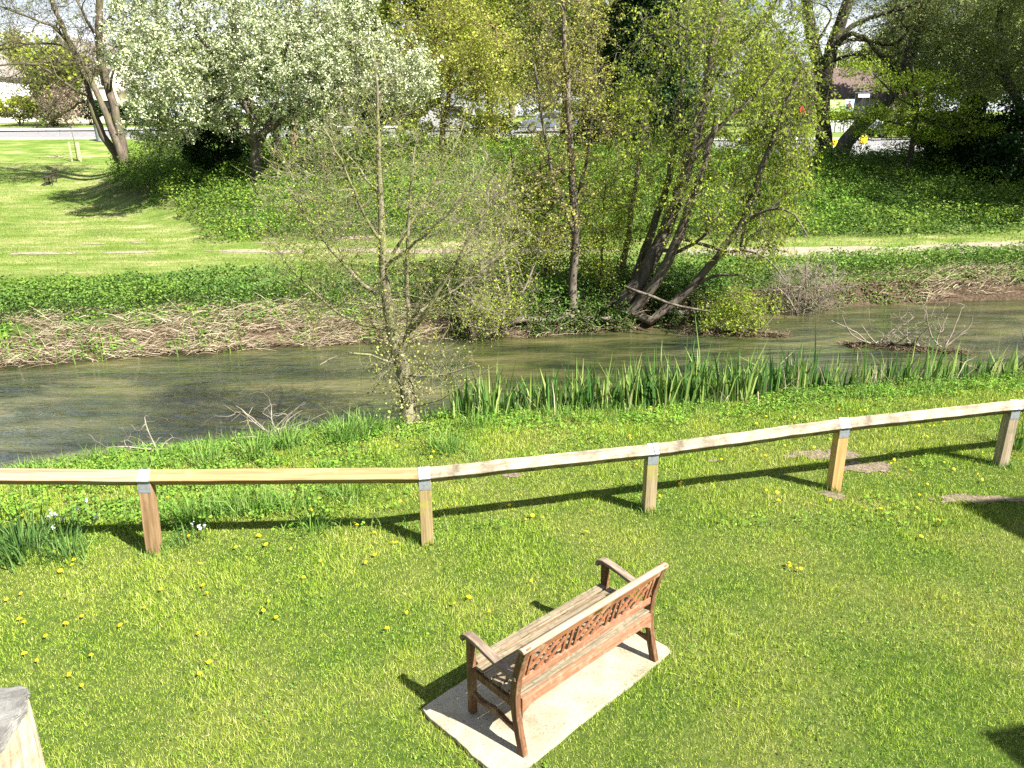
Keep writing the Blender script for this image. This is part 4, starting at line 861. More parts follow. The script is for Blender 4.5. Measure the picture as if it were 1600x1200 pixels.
T = [('far_tree', 'tall olive and yellow tree towering behind the bronze tree', 680, -130, 195, 95, 82, M_olive, 15000, 201, M_yel),
     ('far_tree', 'dense olive tree left of the one towering behind the bronze tree', 590, -60, 195, 60, 95, M_olive, 8000, 202, None),
     ('far_tree', 'yellow green tree directly behind the car seen through the maple', 800, -100, 195, 80, 88, M_yel, 14000, 203, M_olive),
     ('far_tree', 'brightest yellow tree showing left of the dark evergreen column', 930, -60, 195, 45, 92, M_yel, 8000, 204, None),
     ('far_tree', 'broad green tree behind the top of the willow', 1080, -20, 200, 90, 98, M_olive, 12000, 205, M_grey),
     ('far_tree', 'green tree behind the right side of the willow crown', 1190, 50, 200, 60, 90, M_grey, 8000, 206, M_yel),
     ('far_tree', 'rounded dark green tree seen behind the brown tiled roof', 1330, 70, 190, 60, 120, M_olive, 7000, 207, M_brown),
     ('far_tree', 'tall green tree behind the top right corner trees', 1450, -60, 200, 70, 85, M_olive, 12000, 208, M_grey),
     ('far_tree', 'tall green tree at the far right edge', 1590, -60, 200, 80, 80, M_grey, 12000, 209, M_olive),
     ('far_tree', 'yellow olive tree in front of the cream house', 85, 85, 192, 34, 74, M_yel, 6500, 210, M_olive),
     ('far_tree', 'small bronze treetop left of the gabled cream house', 25, 62, 170, 34, 92, M_brown, 3600, 211, None),
     ('far_tree', 'green tree filling the gap under the blossom crown', 500, 40, 195, 70, 78, M_olive, 9000, 212, M_grey),
     ('far_tree', 'dark green tree behind the trunks in the middle of the mound', 340, 60, 200, 80, 84, M_olive, 8000, 213, M_dark),
     ('far_tree', 'low shady tree by the road between alder top and bronze tree', 615, 110, 200, 40, 70, M_dark, 6000, 214, M_olive),
     ('far_tree', 'low green tree by the road behind the willow stems', 1010, 110, 205, 60, 72, M_olive, 7000, 215, M_dark)]
T += [('far_tree', 'tall yellow green tree filling the gap between bronze tree and slim maple', 765, -150, 200, 75, 96, M_olive, 14000, 216, M_yel),
      ('far_tree', 'tall olive tree behind the top of the slim maple', 860, -120, 200, 70, 100, M_yel, 13000, 217, M_olive),
      ('far_tree', 'tall pale tree behind the blossom tree top', 540, -90, 200, 70, 105, M_olive, 11000, 218, M_grey),
      ('far_tree', 'dark green tree low behind the willow crown', 960, 60, 205, 60, 80, M_grey, 9000, 219, M_dark),
      ('far_tree', 'green tree at the roadside right of the tiled house', 1400, 60, 200, 50, 100, M_olive, 8000, 220, M_yel)]
for (nm, lb, px, tp, bs_, rx, Y, lf, n_, sd, l2) in T: far_tree(nm, lb, px, tp, bs_, rx, Y, lf, n_, sd, leaf2=l2)
L = [limb([(75, 190, 70), (80, 170, 70), (85, 150, 70), (84, 130, 70)], 3, 1.5)]
tree('cherry_tree', 'small bare tree with dusky pink blossom by the road, behind the staked sapling', 'tree', L, [(95, 160, 70, 34, 24, 1.6, 60)], M_bark, M_pink, .17, 1900, .18, 221, step=.5, tip=.014, twigs=3, twl=.6, twr=.012)
for k, (px, py, rx, ry, Y, lf, lab) in enumerate([(500, 212, 34, 16, 50, M_olive, 'olive shrub on the mound crest right of the ochre trunk'), (575, 208, 34, 15, 51, M_dark, 'dark shrub on the mound crest under the right of the blossom crown'), (645, 206, 30, 17, 50, M_olive, 'olive shrub on the crest left of the bronze tree'), (765, 200, 42, 22, 48, M_yel, 'yellow green shrub on the crest between bronze tree and silver car'),
          (925, 203, 42, 24, 46, M_olive, 'olive shrub on the crest between slim maple and willow'), (1010, 208, 44, 22, 45, M_yel, 'yellow green shrub on the crest behind the left of the willow'), (1100, 208, 44, 22, 45, M_olive, 'olive shrub on the crest behind the middle of the willow'), (1190, 212, 40, 22, 45, M_grey, 'grey green shrub on the crest behind the right of the willow')]):
    bush('shrub', lab, px, py, rx, ry, Y, 1.3, lf, .12, 4200, 330 + k, 'shrubs along the mound crest', 'shrub', 7)
# hedges along the road
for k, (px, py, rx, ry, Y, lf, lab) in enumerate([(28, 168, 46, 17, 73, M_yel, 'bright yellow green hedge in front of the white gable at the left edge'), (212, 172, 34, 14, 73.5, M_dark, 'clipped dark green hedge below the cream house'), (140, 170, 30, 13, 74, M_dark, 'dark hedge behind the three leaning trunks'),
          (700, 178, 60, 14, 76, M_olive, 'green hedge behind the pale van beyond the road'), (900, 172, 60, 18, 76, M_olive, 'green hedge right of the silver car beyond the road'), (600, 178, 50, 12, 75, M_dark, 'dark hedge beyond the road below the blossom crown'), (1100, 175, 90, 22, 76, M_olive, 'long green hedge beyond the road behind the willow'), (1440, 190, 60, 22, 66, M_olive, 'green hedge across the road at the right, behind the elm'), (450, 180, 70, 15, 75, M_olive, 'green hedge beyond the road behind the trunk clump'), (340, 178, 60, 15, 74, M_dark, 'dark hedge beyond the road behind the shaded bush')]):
    bush('hedge', lab, px, py, rx, ry, Y, 1.2, lf, .2, 5200, 300 + k, 'hedges beyond the road', 'hedge', 12)

# trees standing to the right of the view; their shade falls on the right of the mound
def side_tree(label, x, y, h, r, seed):
    g = tz(x, y); L = [[(x, y, g, .35), (x + .3, y, g + h * .3, .28), (x - .2, y + .3, g + h * .65, .18), (x, y, g + h * .9, .06)]]
    rng = np.random.default_rng(seed); root = None
    global blob_points; old = blob_points
    blob_points = lambda bl, rg_, scale=1.0, shell=.55: np.array([x, y, g + h * .68]) + unit(rg_.normal(size=(260, 3))) * (rg_.random((260, 1)) ** .4) * np.array([r, r, h * .34])
    tree('sycamore_tree', label, 'tree', L, [], M_bark, M_olive, .26, 11000, .35, seed, step=.7, tip=.02, twigs=2, twl=.8, twr=.015, thick=.15)
    blob_points = old
for k, (x, y, h, r, lab) in enumerate([(28.2, 26.5, 19, 4.4, 'tall leafy tree beyond the right edge of the view, nearest the path'), (31.5, 31, 20, 4.6, 'tall leafy tree beyond the right edge of the view, up on the mound'), (26, 33.5, 12, 3.4, 'leafy tree beyond the right edge of the view, behind the dark bushes')]): side_tree(lab, x, y, h, r, 400 + k)
# ---------------------------------------------------------------- bench on its slab
W_top = wood_mat('bench_weathered_top', [(.22, .14, .09), (.38, .28, .20), (.48, .38, .29)], patch=(.36, .28, .16), patch_scale=9)
W_red = wood_mat('bench_red_brown', [(.15, .06, .028), (.27, .115, .055), (.38, .18, .09)], patch=(.42, .28, .17), patch_amt=(.56, .72))
W_leg = wood_mat('bench_leg_brown', [(.07, .033, .018), (.14, .068, .035), (.24, .13, .07)], grain=(40, 40, 3), patch=(.24, .17, .09), patch_amt=(.52, .68))
W_pink = wood_mat('bench_apron', [(.16, .07, .035), (.26, .125, .07), (.34, .20, .13)], patch=(.42, .30, .20), patch_amt=(.5, .85), patch_scale=14)
W_seat = wood_mat('bench_seat_lichen', [(.09, .07, .045), (.22, .175, .115), (.33, .28, .19)], patch=(.12, .11, .06), patch_amt=(.5, .66), patch_scale=22)
W_arm = wood_mat('bench_arm_grey', [(.10, .075, .05), (.20, .15, .11), (.32, .26, .20)], grain=(40, 3, 40))
BX, BY, BT, BL = .03, 4.181, .733, 1.442; SLZ = .028
B = empty('park_bench', (BX, BY, SLZ + .001), 'red brown wooden garden bench with lattice back, standing on the pale slab', 'bench', None, BT)
def wz(z):  # rear leg centre line
    return float(np.interp(z, [0, .15, .30, .44, .60, .75, .90], [-.045, -.005, .025, .035, .015, -.025, -.075]))
for k, u in enumerate((0, BL)):
    zs = np.linspace(0, .90, 13); prof = [(wz(z) - .03, z, wz(z) + .03, z) for z in zs]
    MB().ribbon_solid(prof, u - .024, u + .024).obj('leg', W_leg, B, .006)
    MB().ribbon_solid([(.475, 0, .53, 0), (.475, .40, .53, .40), (.475, .635, .53, .635)], u - .026, u + .026).obj('leg', W_leg, B, .006)
    ap = [(-.0, .625), (.08, .615), (.18, .622), (.30, .645), (.42, .668), (.51, .676), (.555, .666), (.585, .638), (.59, .608)]
    MB().ribbon_solid([(a, b - (.034 if i < 7 else .02), a, b) if i < 7 else (a - .03, b - .012, a, b) for i, (a, b) in enumerate(ap)], u - .034, u + .034).obj('armrest', W_arm, B, .008)
    MB().ribbon_solid([(.02, .345, .02, .405), (.48, .345, .48, .405)], u - .018, u + .018).obj('side_rail', W_leg, B, .004)
    sp_ = [(.0, .14, .0, .195), (.10, .15, .10, .18), (.25, .165, .25, .205), (.38, .15, .38, .18), (.48, .14, .48, .195)]
    MB().ribbon_solid(sp_, u - .016, u + .016).obj('stretcher', W_leg, B, .004)
    s_ = 1 if u == 0 else -1
    b = MB(); pr = [(u + s_ * .024, .26), (u + s_ * .035, .30), (u + s_ * .07, .325), (u + s_ * .12, .345)]
    V = [];
    for w_ in (-.012, .016): V += [(pr[0][0], w_, .345)] + [(a, w_, c_) for a, c_ in pr]
    b.add(V, [(0, 1, 2, 3, 4), (9, 8, 7, 6, 5)] + [(i, 5 + i, 5 + (i + 1) % 5, (i + 1) % 5) for i in range(5)]).obj('bracket', W_pink, B, .002)
MB().box((BL / 2, .002, .385), (BL - .05, .026, .085)).obj('rear_apron', W_pink, B, .004)
MB().box((BL / 2, .515, .385), (BL - .05, .026, .075)).obj('front_apron', W_red, B, .004)
for i in range(6):
    w_ = .047 + i * .090; z = .433 + .012 * abs(i - 2.5) / 2.5 - .006
    MB().box((BL / 2, w_, z), (BL - (.05 if i in (0, 5) else -.02), .074, .020)).obj('seat_slat', W_seat, B, .004)
for u in (BL * .36, BL * .66): MB().box((u, .26, .398), (.04, .47, .035)).obj('seat_bearer', W_leg, B, .003)
# top rail, slightly arched section
b = MB()
for (z0, z1, t0, t1) in ((.795, .872, .034, .036),):
    prof = [(wz(z) - t0 / 2 - .004, z, wz(z) + t0 / 2, z) for z in np.linspace(z0, z1, 3)]
    b.ribbon_solid(prof, .0 - .012, BL + .012)
b.obj('top_rail', W_red, B, .004)
MB().ribbon_solid([(wz(.88) - .034, .8735, wz(.88) + .026, .8735), (wz(.9) - .030, .893, wz(.9) + .024, .893), (wz(.9) - .012, .902, wz(.9) + .006, .902)], -.05, BL + .03).obj('top_cap', W_top, B, .006)
MB().ribbon_solid([(wz(.54) - .016, .515, wz(.54) + .016, .515), (wz(.58) - .015, .575, wz(.58) + .015, .575)], .024, BL - .024).obj('lower_rail', W_pink, B, .004)
zlo, zhi = .575, .796
def bar_back(u0, z0, u1, z1, wd, th, off=0):
    return MB().bar((u0, wz(z0) + off, z0), (u1, wz(z1) + off, z1), th, wd, up=(0, .0, 1) if abs(u1 - u0) > 1e-3 else (1, 0, 0))
gaps = []
pw = .335; gw = (BL - .048 - 3 * pw) / 2; u = .024
grp = [(.024 + .02, .024 + .055)]
pan = []
mg = .07
cen = [.024 + mg + pw / 2, BL / 2, BL - .024 - mg - pw / 2]
slats = [.05, BL - .05]
for c_ in cen: slats += [c_ - pw / 2, c_ + pw / 2]
m1 = (cen[0] + cen[1]) / 2; m2 = (cen[1] + cen[2]) / 2; slats += [m1, m2]
for s_ in sorted(slats): bar_back(s_, zlo - .003, s_, zhi + .003, .026, .013).obj('back_slat', W_red, B, .002)
for c_ in cen:
    b = MB(); a0, a1 = c_ - pw / 2 + .012, c_ + pw / 2 - .012; H_ = zhi - zlo; W__ = a1 - a0
    for dirn, off in ((1, -.006), (-1, .006)):
        for o_ in (-.66, 0, .66):
            # line z = zlo + slope*(u - start)
            sl_ = H_ / (W__ * .62); mid = c_ + o_ * W__ * .52; pts = []
            for z in (zlo, zhi): pts.append((mid + dirn * (z - (zlo + zhi) / 2) / sl_, z))
            (ua, za), (ub, zb) = pts
            def clip(u_, z_, u2, z2):
                if u_ < a0: z_ = z_ + (z2 - z_) * (a0 - u_) / (u2 - u_); u_ = a0
                if u_ > a1: z_ = z_ + (z2 - z_) * (a1 - u_) / (u2 - u_); u_ = a1
                return u_, z_
            p0 = clip(ua, za, ub, zb); p1 = clip(ub, zb, ua, za)
            if abs(p1[1] - p0[1]) < .03: continue
            b.bar((p0[0], wz(p0[1]) + off, p0[1]), (p1[0], wz(p1[1]) + off, p1[1]), .010, .022, up=(0, -.1, 1))
    b.obj('lattice_panel', W_red, B, .001)
MB().box((BL / 2 - .02, wz(.835) - .0235, .835), (.075, .003, .022)).obj('plaque', plain('brass_plaque', (.50, .36, .14), .35, 1), B)

m, n, l, bs = mat_base('cast_concrete'); q = noise(n, l, 60, 4, rough=.7); q2 = noise(n, l, 3.5, 5); r = ramp(n, [(.14, .12, .085), (.33, .30, .225), (.41, .38, .29)], [.30, .42, .7]); l.new(q.outputs['Fac'], r.inputs[0])
r2 = ramp(n, [(1, 1, 1), (.62, .60, .50)], [.42, .72]); l.new(q2.outputs['Fac'], r2.inputs[0]); l.new(mixc(n, l, 1.0, r.outputs[0], r2.outputs[0], 'MULTIPLY'), bs.inputs['Base Color']); bs.inputs['Roughness'].default_value = .9; bump(n, l, bs, q.outputs['Fac'], .35, .004)
M_conc = m
# outline with a wavy right edge, counter clockwise
ctl = [SLP[0], SLP[1], SLP[2], SLP[3]]; out = []
rng = np.random.default_rng(3)
for i in range(4):
    a = np.array(ctl[i][:2]); b_ = np.array(ctl[(i + 1) % 4][:2]); d = b_ - a; nn_ = np.array([d[1], -d[0]]) / np.linalg.norm(d)
    k = 26 if i in (1, 3) else 14
    for t in np.linspace(0, 1, k, endpoint=False):
        amp = .007 if i == 1 else .003
        cornr = .018 * (1 if t == 0 else 0)
        p = a + d * t + nn_ * (amp * math.sin(t * 9.4 + .6) * math.sin(math.pi * t) + rng.normal() * .0025)
        if t == 0: p = p + (sum(np.array(c_[:2]) for c_ in ctl) / 4 - p) * .025
        out.append(p)
n_ = len(out); V = [(*p, .028) for p in out] + [(*p, -.06) for p in out]; F = [tuple(range(n_))] + [(i, i + n_, (i + 1) % n_ + n_, (i + 1) % n_) for i in range(n_)]
area = sum(out[i][0] * out[(i + 1) % n_][1] - out[(i + 1) % n_][0] * out[i][1] for i in range(n_))
if area < 0: F = [tuple(reversed(f)) for f in F]
o = poly_obj('concrete_slab', V, F, M_conc, bevel=.006); props(o, 'pale concrete slab set in the lawn under the bench', 'slab')

# ---------------------------------------------------------------- rail fence
Wnew = wood_mat('new_yellow_timber', [(.19, .115, .05), (.32, .215, .10), (.39, .285, .155)], grain=(1.2, 26, 26), patch=(.44, .32, .18), patch_amt=(.6, .75), knots=True)
Wold = wood_mat('grey_lichened_timber', [(.15, .12, .08), (.33, .28, .20), (.43, .38, .28)], grain=(1.5, 34, 34), patch=(.11, .09, .06), patch_amt=(.44, .68), patch_scale=5)
Wmid = wood_mat('silvered_timber', [(.17, .11, .07), (.34, .25, .16), (.43, .35, .25)], grain=(1.0, 34, 34), patch=(.30, .20, .12), patch_amt=(.58, .72))
Wp = [wood_mat('post_brown', [(.14, .085, .04), (.25, .155, .08), (.36, .25, .14)], grain=(30, 30, 2.2)),
      wood_mat('post_mossy_brown', [(.17, .12, .06), (.28, .21, .10), (.38, .30, .17)], grain=(40, 40, 2), patch=(.30, .30, .05), patch_amt=(.5, .64), patch_scale=5),
      wood_mat('post_yellow_moss', [(.16, .125, .075), (.28, .22, .13), (.40, .33, .21)], grain=(40, 40, 2), patch=(.30, .28, .06), patch_amt=(.46, .6), patch_scale=4),
      wood_mat('post_new_orange', [(.33, .20, .075), (.43, .28, .11), (.52, .37, .17)], grain=(30, 30, 1.6), patch=(.40, .22, .09), patch_amt=(.55, .7)),
      wood_mat('post_grey', [(.16, .12, .08), (.28, .22, .15), (.40, .34, .25)], grain=(40, 40, 2), patch=(.18, .19, .12), patch_amt=(.5, .64))]
M_galv = plain('galvanised_strap', (.26, .285, .31), .55, .3, .15, 30)
PF = [(-3.659, 6.854), (-.893, 7.0), (1.52, 7.65), (3.802, 8.167), (6.143, 8.77)]
TOPS = [(225, 728), (670, 730), (1018, 693), (1316, 653), (1585, 625)]
hs = []
for (x, y), (tx, ty) in zip(PF, TOPS):
    r = ray(tx, ty); t = y / r[1]; hs.append(CAM_H + r[2] * t)
hs = [float(np.clip(h, .78, .93)) for h in hs]
print('rail apex heights', hs)
FN = empty('rail_fence', (PF[1][0], PF[1][1], 0), 'low timber rail fence running across the lawn along the river', 'fence')
def fchild(o): o.parent = FN; o.matrix_basis = Matrix.Translation(-FN.location) @ o.matrix_basis; return o
D_ = .125; HD = D_ / math.sqrt(2)
_e = at(-420, 727, 6.45); ends = [tuple(float(q) for q in _e)] + [(x, y, h) for (x, y), h in zip(PF, hs)] + [(9.6, 9.55, hs[-1] + .01)]
rmats = [Wmid, Wnew, Wold, Wold, Wold, Wold]
labs = ['silvered rail at the left end', 'new yellow rail', None, None, None, None]
for i in range(6):
    a = Vector(ends[i]); b = Vector(ends[i + 1]); a.z -= HD; b.z -= HD; d = (b - a); L_ = d.length; d.normalize()
    X = d; Y_ = Vector((0, 0, 1)).cross(X).normalized(); Z_ = X.cross(Y_)
    mw = Matrix((X.to_4d(), Y_.to_4d(), Z_.to_4d(), Vector((0, 0, 0, 1)))).transposed(); mw.translation = a + d * .004; mw[3] = (0, 0, 0, 1)
    n_ = 14; V = []; rg_ = np.random.default_rng(i)
    for k in range(n_):
        x = (L_ - .008) * k / (n_ - 1); w1 = rg_.normal() * .002
        V += [(x, 0, HD + w1), (x, HD, w1), (x, 0, -HD + w1), (x, -HD, w1)]
    F = []
    for k in range(n_ - 1):
        for j in range(4): q = k * 4 + j; q2 = k * 4 + (j + 1) % 4; F.append((q, q + 4, q2 + 4, q2))
    F += [(3, 2, 1, 0)] ; e0 = (n_ - 1) * 4; F += [(e0, e0 + 1, e0 + 2, e0 + 3)]
    F = [tuple(reversed(f)) for f in F]
    o = poly_obj('rail', V, F, rmats[i], None, mw, bevel=.007); fchild(o)
    if labs[i]: o['label'] = labs[i]
for i, ((x, y), h) in enumerate(zip(PF, hs)):
    a = Vector(ends[i]); b = Vector(ends[i + 2]); dd_ = (b - a); ang = math.atan2(dd_.y, dd_.x); 
    if i >= 2: ang -= [0, 0, .10, .12, .10][i]
    g = tz(x, y); s = .0625; zt = h - HD * 1.02; zn = h - 2 * HD; 
    # V notched top: profile in local y
    sh = Matrix.Identity(4); sh[0][2] = [.045, 0, 0, 0, 0][i]
    R_ = Matrix.Translation((x, y, 0)) @ Matrix.Rotation(ang, 4, 'Z')
    if i == 0: R_ = Matrix.Translation((x - .01, y, 0)) @ Matrix.Rotation(.05, 4, 'Y') @ Matrix.Rotation(ang, 4, 'Z')
    zn2 = h - 2 * HD - .002; zs_ = zn2 + s * .99
    prof = [(-s, -.3), (s, -.3), (s, zs_), (0, zn2), (-s, zs_)]
    V = [(-s, a_, b_) for a_, b_ in prof] + [(s, a_, b_) for a_, b_ in prof]
    F = [(4, 3, 2, 1, 0), (5, 6, 7, 8, 9)] + [(j, (j + 1) % 5, (j + 1) % 5 + 5, j + 5) for j in range(5)]
    o = poly_obj('post', V, F, Wp[i], None, R_, bevel=.004); fchild(o)
    o['label'] = ['brown post at the left', 'mossy brown post at the bend', 'post stained with yellow moss', 'new orange post', 'grey weathered post at the right'][i]
    # strap: inverted V band over the rail, down both post sides
    t_ = .004; hw = .058; pts = [(-s - t_, zs_ - .105), (-s - t_, zs_ - .005), (-HD - t_, h - HD), (0, h + t_ * 1.4), (HD + t_, h - HD), (s + t_, zs_ - .005), (s + t_, zs_ - .105)]
    inn = [(-s - .0005, zs_ - .105), (-s - .0005, zs_ - .003), (-HD - .0006, h - HD), (0, h + .0009), (HD + .0006, h - HD), (s + .0005, zs_ - .003), (s + .0005, zs_ - .105)]
    V = []
    for X_ in (-hw, hw): V += [(X_, *p) for p in pts] + [(X_, *p) for p in inn]
    F = []; k7 = 7
    for j in range(6):
        F += [(j, j + 1, 14 + j + 1, 14 + j), (7 + j, 21 + j, 21 + j + 1, 7 + j + 1), (j, 7 + j, 7 + j + 1, j + 1), (14 + j, 14 + j + 1, 21 + j + 1, 21 + j)]
    F += [(0, 14, 21, 7), (6, 13, 27, 20)]
    o = poly_obj('metal_strap', V, F, M_galv, None, R_); fchild(o)

# ---------------------------------------------------------------- stone pier at bottom left
def stone_pier():
    zt = 1.75; A = atz(42, 1072, zt); B_ = atz(34, 1104, zt); Cc = atz(-40, 1205, zt); Dd = atz(-90, 1082, zt)
    m, n, l, bs = mat_base('lichened_stone'); q = noise(n, l, 9, 8, rough=.75, dist=.8); r = ramp(n, [(.07, .065, .06), (.17, .165, .15), (.30, .295, .275)], [.3, .5, .72]); l.new(q.outputs['Fac'], r.inputs[0]); l.new(r.outputs[0], bs.inputs['Base Color']); bs.inputs['Roughness'].default_value = .95; bump(n, l, bs, q.outputs['Fac'], .8, .02)
    m2, n, l, bs = mat_base('cream_stone'); q = noise(n, l, 7, 8, rough=.7, dist=.5); r = ramp(n, [(.28, .19, .11), (.43, .35, .24), (.54, .48, .37)], [.3, .48, .68]); l.new(q.outputs['Fac'], r.inputs[0]); l.new(r.outputs[0], bs.inputs['Base Color']); bs.inputs['Roughness'].default_value = .95; bump(n, l, bs, q.outputs['Fac'], .7, .02)
    root = empty('stone_pier', (float(B_[0]), float(B_[1]), 0), 'rough cream stone pier with grey lichened top at the bottom left corner', 'pier')
    cen_ = (A + B_ + Cc + Dd) / 4
    def prism(name, P, z0, z1, mat, grow_, bev):
        V = []; F = []; n_ = 0; ring = []
        k = 10; pts = []
        rg_ = np.random.default_rng(abs(int(z0 * 100)) + 5)
        for i in range(4):
            a = P[i]; b = P[(i + 1) % 4]
            for t in np.linspace(0, 1, k, endpoint=False): pts.append(a + (b - a) * t)
        nz = 12; zsx = np.linspace(z0, z1, nz)
        for z in zsx:
            for p in pts:
                v_ = p[:2] + (p[:2] - cen_[:2]) * grow_; v_ = v_ + rg_.normal(size=2) * .006; V.append((v_[0] - root.location.x, v_[1] - root.location.y, z))
        N = len(pts)
        for a in range(nz - 1):
            for b in range(N): F.append((a * N + b, a * N + (b + 1) % N, (a + 1) * N + (b + 1) % N, (a + 1) * N + b))
        F.append(tuple(reversed(range(N)))); F.append(tuple((nz - 1) * N + b for b in range(N)))
        ar = sum(pts[i][0] * pts[(i + 1) % N][1] - pts[(i + 1) % N][0] * pts[i][1] for i in range(N))
        if ar < 0: F = [tuple(reversed(f)) for f in F]
        return poly_obj(name, V, F, mat, root, bevel=bev)
    prism('pier_body', [A, B_, Cc, Dd], -.1, zt - .062, m2, -.035, 0)
    prism('coping', [A, B_, Cc, Dd], zt - .06, zt, m, 0, .012)
stone_pier()

# ---------------------------------------------------------------- iris bed, tufts
rg = np.random.default_rng(77)
def iris_keep(x, y):
    d = y - edge(x); den = np.interp(x, [-.9, -.3, .6, 1.5, 3.2, 4.2, 6, 8, 11], [.0, .30, .7, 1, 1, .7, .38, .28, .22]); nz = fnoise(x, y, .35, 95, 3)
    return (d > .02) & (d < .75) & (nz > .33) & (rg.random(len(x)) < den)
P = scatter(90000, -1.0, 12, 10.4, 14.2, rg, iris_keep); P[:, 2] = np.maximum(P[:, 2], WZ - .1)
hgt = np.interp(P[:, 0], [-1, 0, 1, 2.5, 4, 6, 9], [.40, .50, .62, .74, .68, .56, .50]) * (1 - .12 * (P[:, 1] - edge(P[:, 0]))) + .25 * sstep(.3, .75, P[:, 1] - edge(P[:, 0]))
k = rg.random(len(P)) < .42; P = P[k]; hgt = hgt[k]; print('iris blades', len(P))
V_, F_ = blades(P, hgt, .034, rg, .22, True, tip=.06); A = Acc().add(V_, F_)
o = A.obj('iris_bed', M_iris); props(o, 'long bed of upright dark green flag iris leaves along the near water edge', 'irises', kind='stuff')
P = scatter(900, -.8, 11, 10.4, 14, rg, lambda x, y: (y - edge(x) > -.15) & (y - edge(x) < .6)); V_, F_ = blades(P, .5, .012, rg, .9, True)
o = mesh_np('dead_iris_leaves', V_, [F_], M_straw); props(o, 'straw coloured dead stems among the flag irises', 'dead stems', kind='stuff')
P = scatter(26000, 3.6, 11, 11, 14.2, rg, lambda x, y: (y - edge(x) > -.55) & (y - edge(x) < .4) & (fnoise(x, y, .5, 97, 3) > .4)); P[:, 2] += rg.random(len(P)) * .16
V_, F_ = leaf_quads(P, .034, rg, .6, .7); o = mesh_np('bank_weeds', V_, [F_], M_nettle); props(o, 'low dusty green weeds between the irises and the rail at the right', 'weeds', kind='stuff')
def tuft(name, label, cat, px, py, n_, h, wd, spread, mat, seed, lean=.5, group=None, flowers=None):
    p = ground_hit(px, py); rng = np.random.default_rng(seed); Q = np.stack([p[0] + rng.normal(size=n_) * spread, p[1] + rng.normal(size=n_) * spread, np.zeros(n_)], 1); Q[:, 2] = terrain(Q[:, 0], Q[:, 1]) - .01
    dx = Q[:, 0] - p[0]; dy = Q[:, 1] - p[1]; az = np.arctan2(dy, dx) + rng.normal(size=n_) * .7
    root = empty(name, (p[0], p[1], tz(p[0], p[1])), label, cat, group)
    V_, F_ = blades(Q, h, wd, rng, lean, True, az=az, tip=.15); mesh_np('leaves', V_, [F_], mat, root)
    if flowers:
        Q = np.stack([p[0] + rng.normal(size=flowers) * spread * 1.2 + .1, p[1] + rng.normal(size=flowers) * spread, np.zeros(flowers)], 1); Q[:, 2] = terrain(Q[:, 0], Q[:, 1])
        sv, sf = blades(Q, .2, .006, rng, .2, True); fl_ = []
        tips = sv.reshape(-1, 6, 3)[:, 4:6].mean(1); 
        for kf in range(flowers):
            sv1 = sv.reshape(-1, 6, 3)[kf]; so_ = mesh_np('stem', sv1, [np.array([[0, 1, 2, 3], [3, 2, 4, 5]])], M_tall, root)
            T_ = np.repeat(tips[kf:kf + 1], 14, 0) + rng.normal(size=(14, 3)) * [.007, .007, .014]; V_, F_ = leaf_quads(T_, .022, rng, .8); mesh_np('flower', V_, [F_], M_petalw, root)
    return root
M_daff = leaf_mat('bulb_leaves', [(.05, .12, .03), (.10, .20, .05), (.20, .32, .09)], .25, rough=.4)
tuft('bulb_clump', 'large clump of strap like bulb leaves at the left edge below the rail', 'plant', 38, 868, 260, .36, .013, .17, M_daff, 1, .55, 'leafy bulb clumps')
tuft('bulb_clump', 'smaller splayed bulb clump just right of the large one, beside the brown post', 'plant', 112, 872, 60, .28, .012, .08, M_daff, 2, .9, 'leafy bulb clumps')
tuft('bluebell_clump', 'white flowering bluebell clump behind the large bulb clump', 'plant', 92, 840, 130, .24, .010, .14, M_daff, 3, .6, 'bulb plants under the rail', flowers=9)
tuft('bluebell_clump', 'few white bluebells at the foot of the brown post, on its right', 'plant', 292, 848, 50, .18, .009, .08, M_daff, 4, .7, 'bulb plants under the rail', flowers=3)
for k, (px, py, n_, h) in enumerate([(310, 815, 150, .30), (350, 800, 110, .30), (400, 800, 130, .32), (455, 795, 90, .30), (545, 775, 120, .26), (485, 830, 60, .26), (320, 725, 90, .32), (400, 715, 120, .32), (450, 700, 160, .36), (540, 690, 190, .38), (575, 680, 130, .36), (700, 705, 110, .28), (740, 665, 70, .3), (1592, 700, 120, .42)]):
    lab = ['tall grass tuft right beside the brown post', 'second tall grass tuft to the right of the brown post', 'tall grass tuft in the rail shadow, third from the brown post', 'tall grass tuft in the rail shadow below the middle of the yellow rail', 'pale arching grass tuft left of the bend post', 'thin grass tuft below the rail shadow',
           'grass tuft behind the left of the yellow rail', 'grass tuft behind the middle of the yellow rail', 'large arching grass tuft between the yellow rail and the dead branch', 'largest arching grass tuft on the bank left of the alder', 'arching grass tuft just left of the alder foot', 'dark grass tuft behind the bend of the rail', 'small grass tuft at the start of the iris bed', 'dark leafy tuft right of the last post at the right edge'][k]
    tuft('grass_tuft', lab, 'grass tuft', px, py, n_, h, .010, .11, M_tall, 20 + k, .75, 'tall grass tufts on the bank')
for k, (px, py, lab) in enumerate([(728, 648, 'first small iris clump at the left end of the iris bed'), (770, 648, 'second small iris clump from the left end of the iris bed'), (120, 548, 'green sedge clump on the far bank among dead reeds at left'), (180, 535, 'green sedge clump in the middle of the dead reeds'), (10, 0, None)][:2]):
    tuft('iris_clump', lab, 'plant', px, py, 46, .62, .026, .12, M_iris, 50 + k, .2, 'small iris clumps beside the bed')
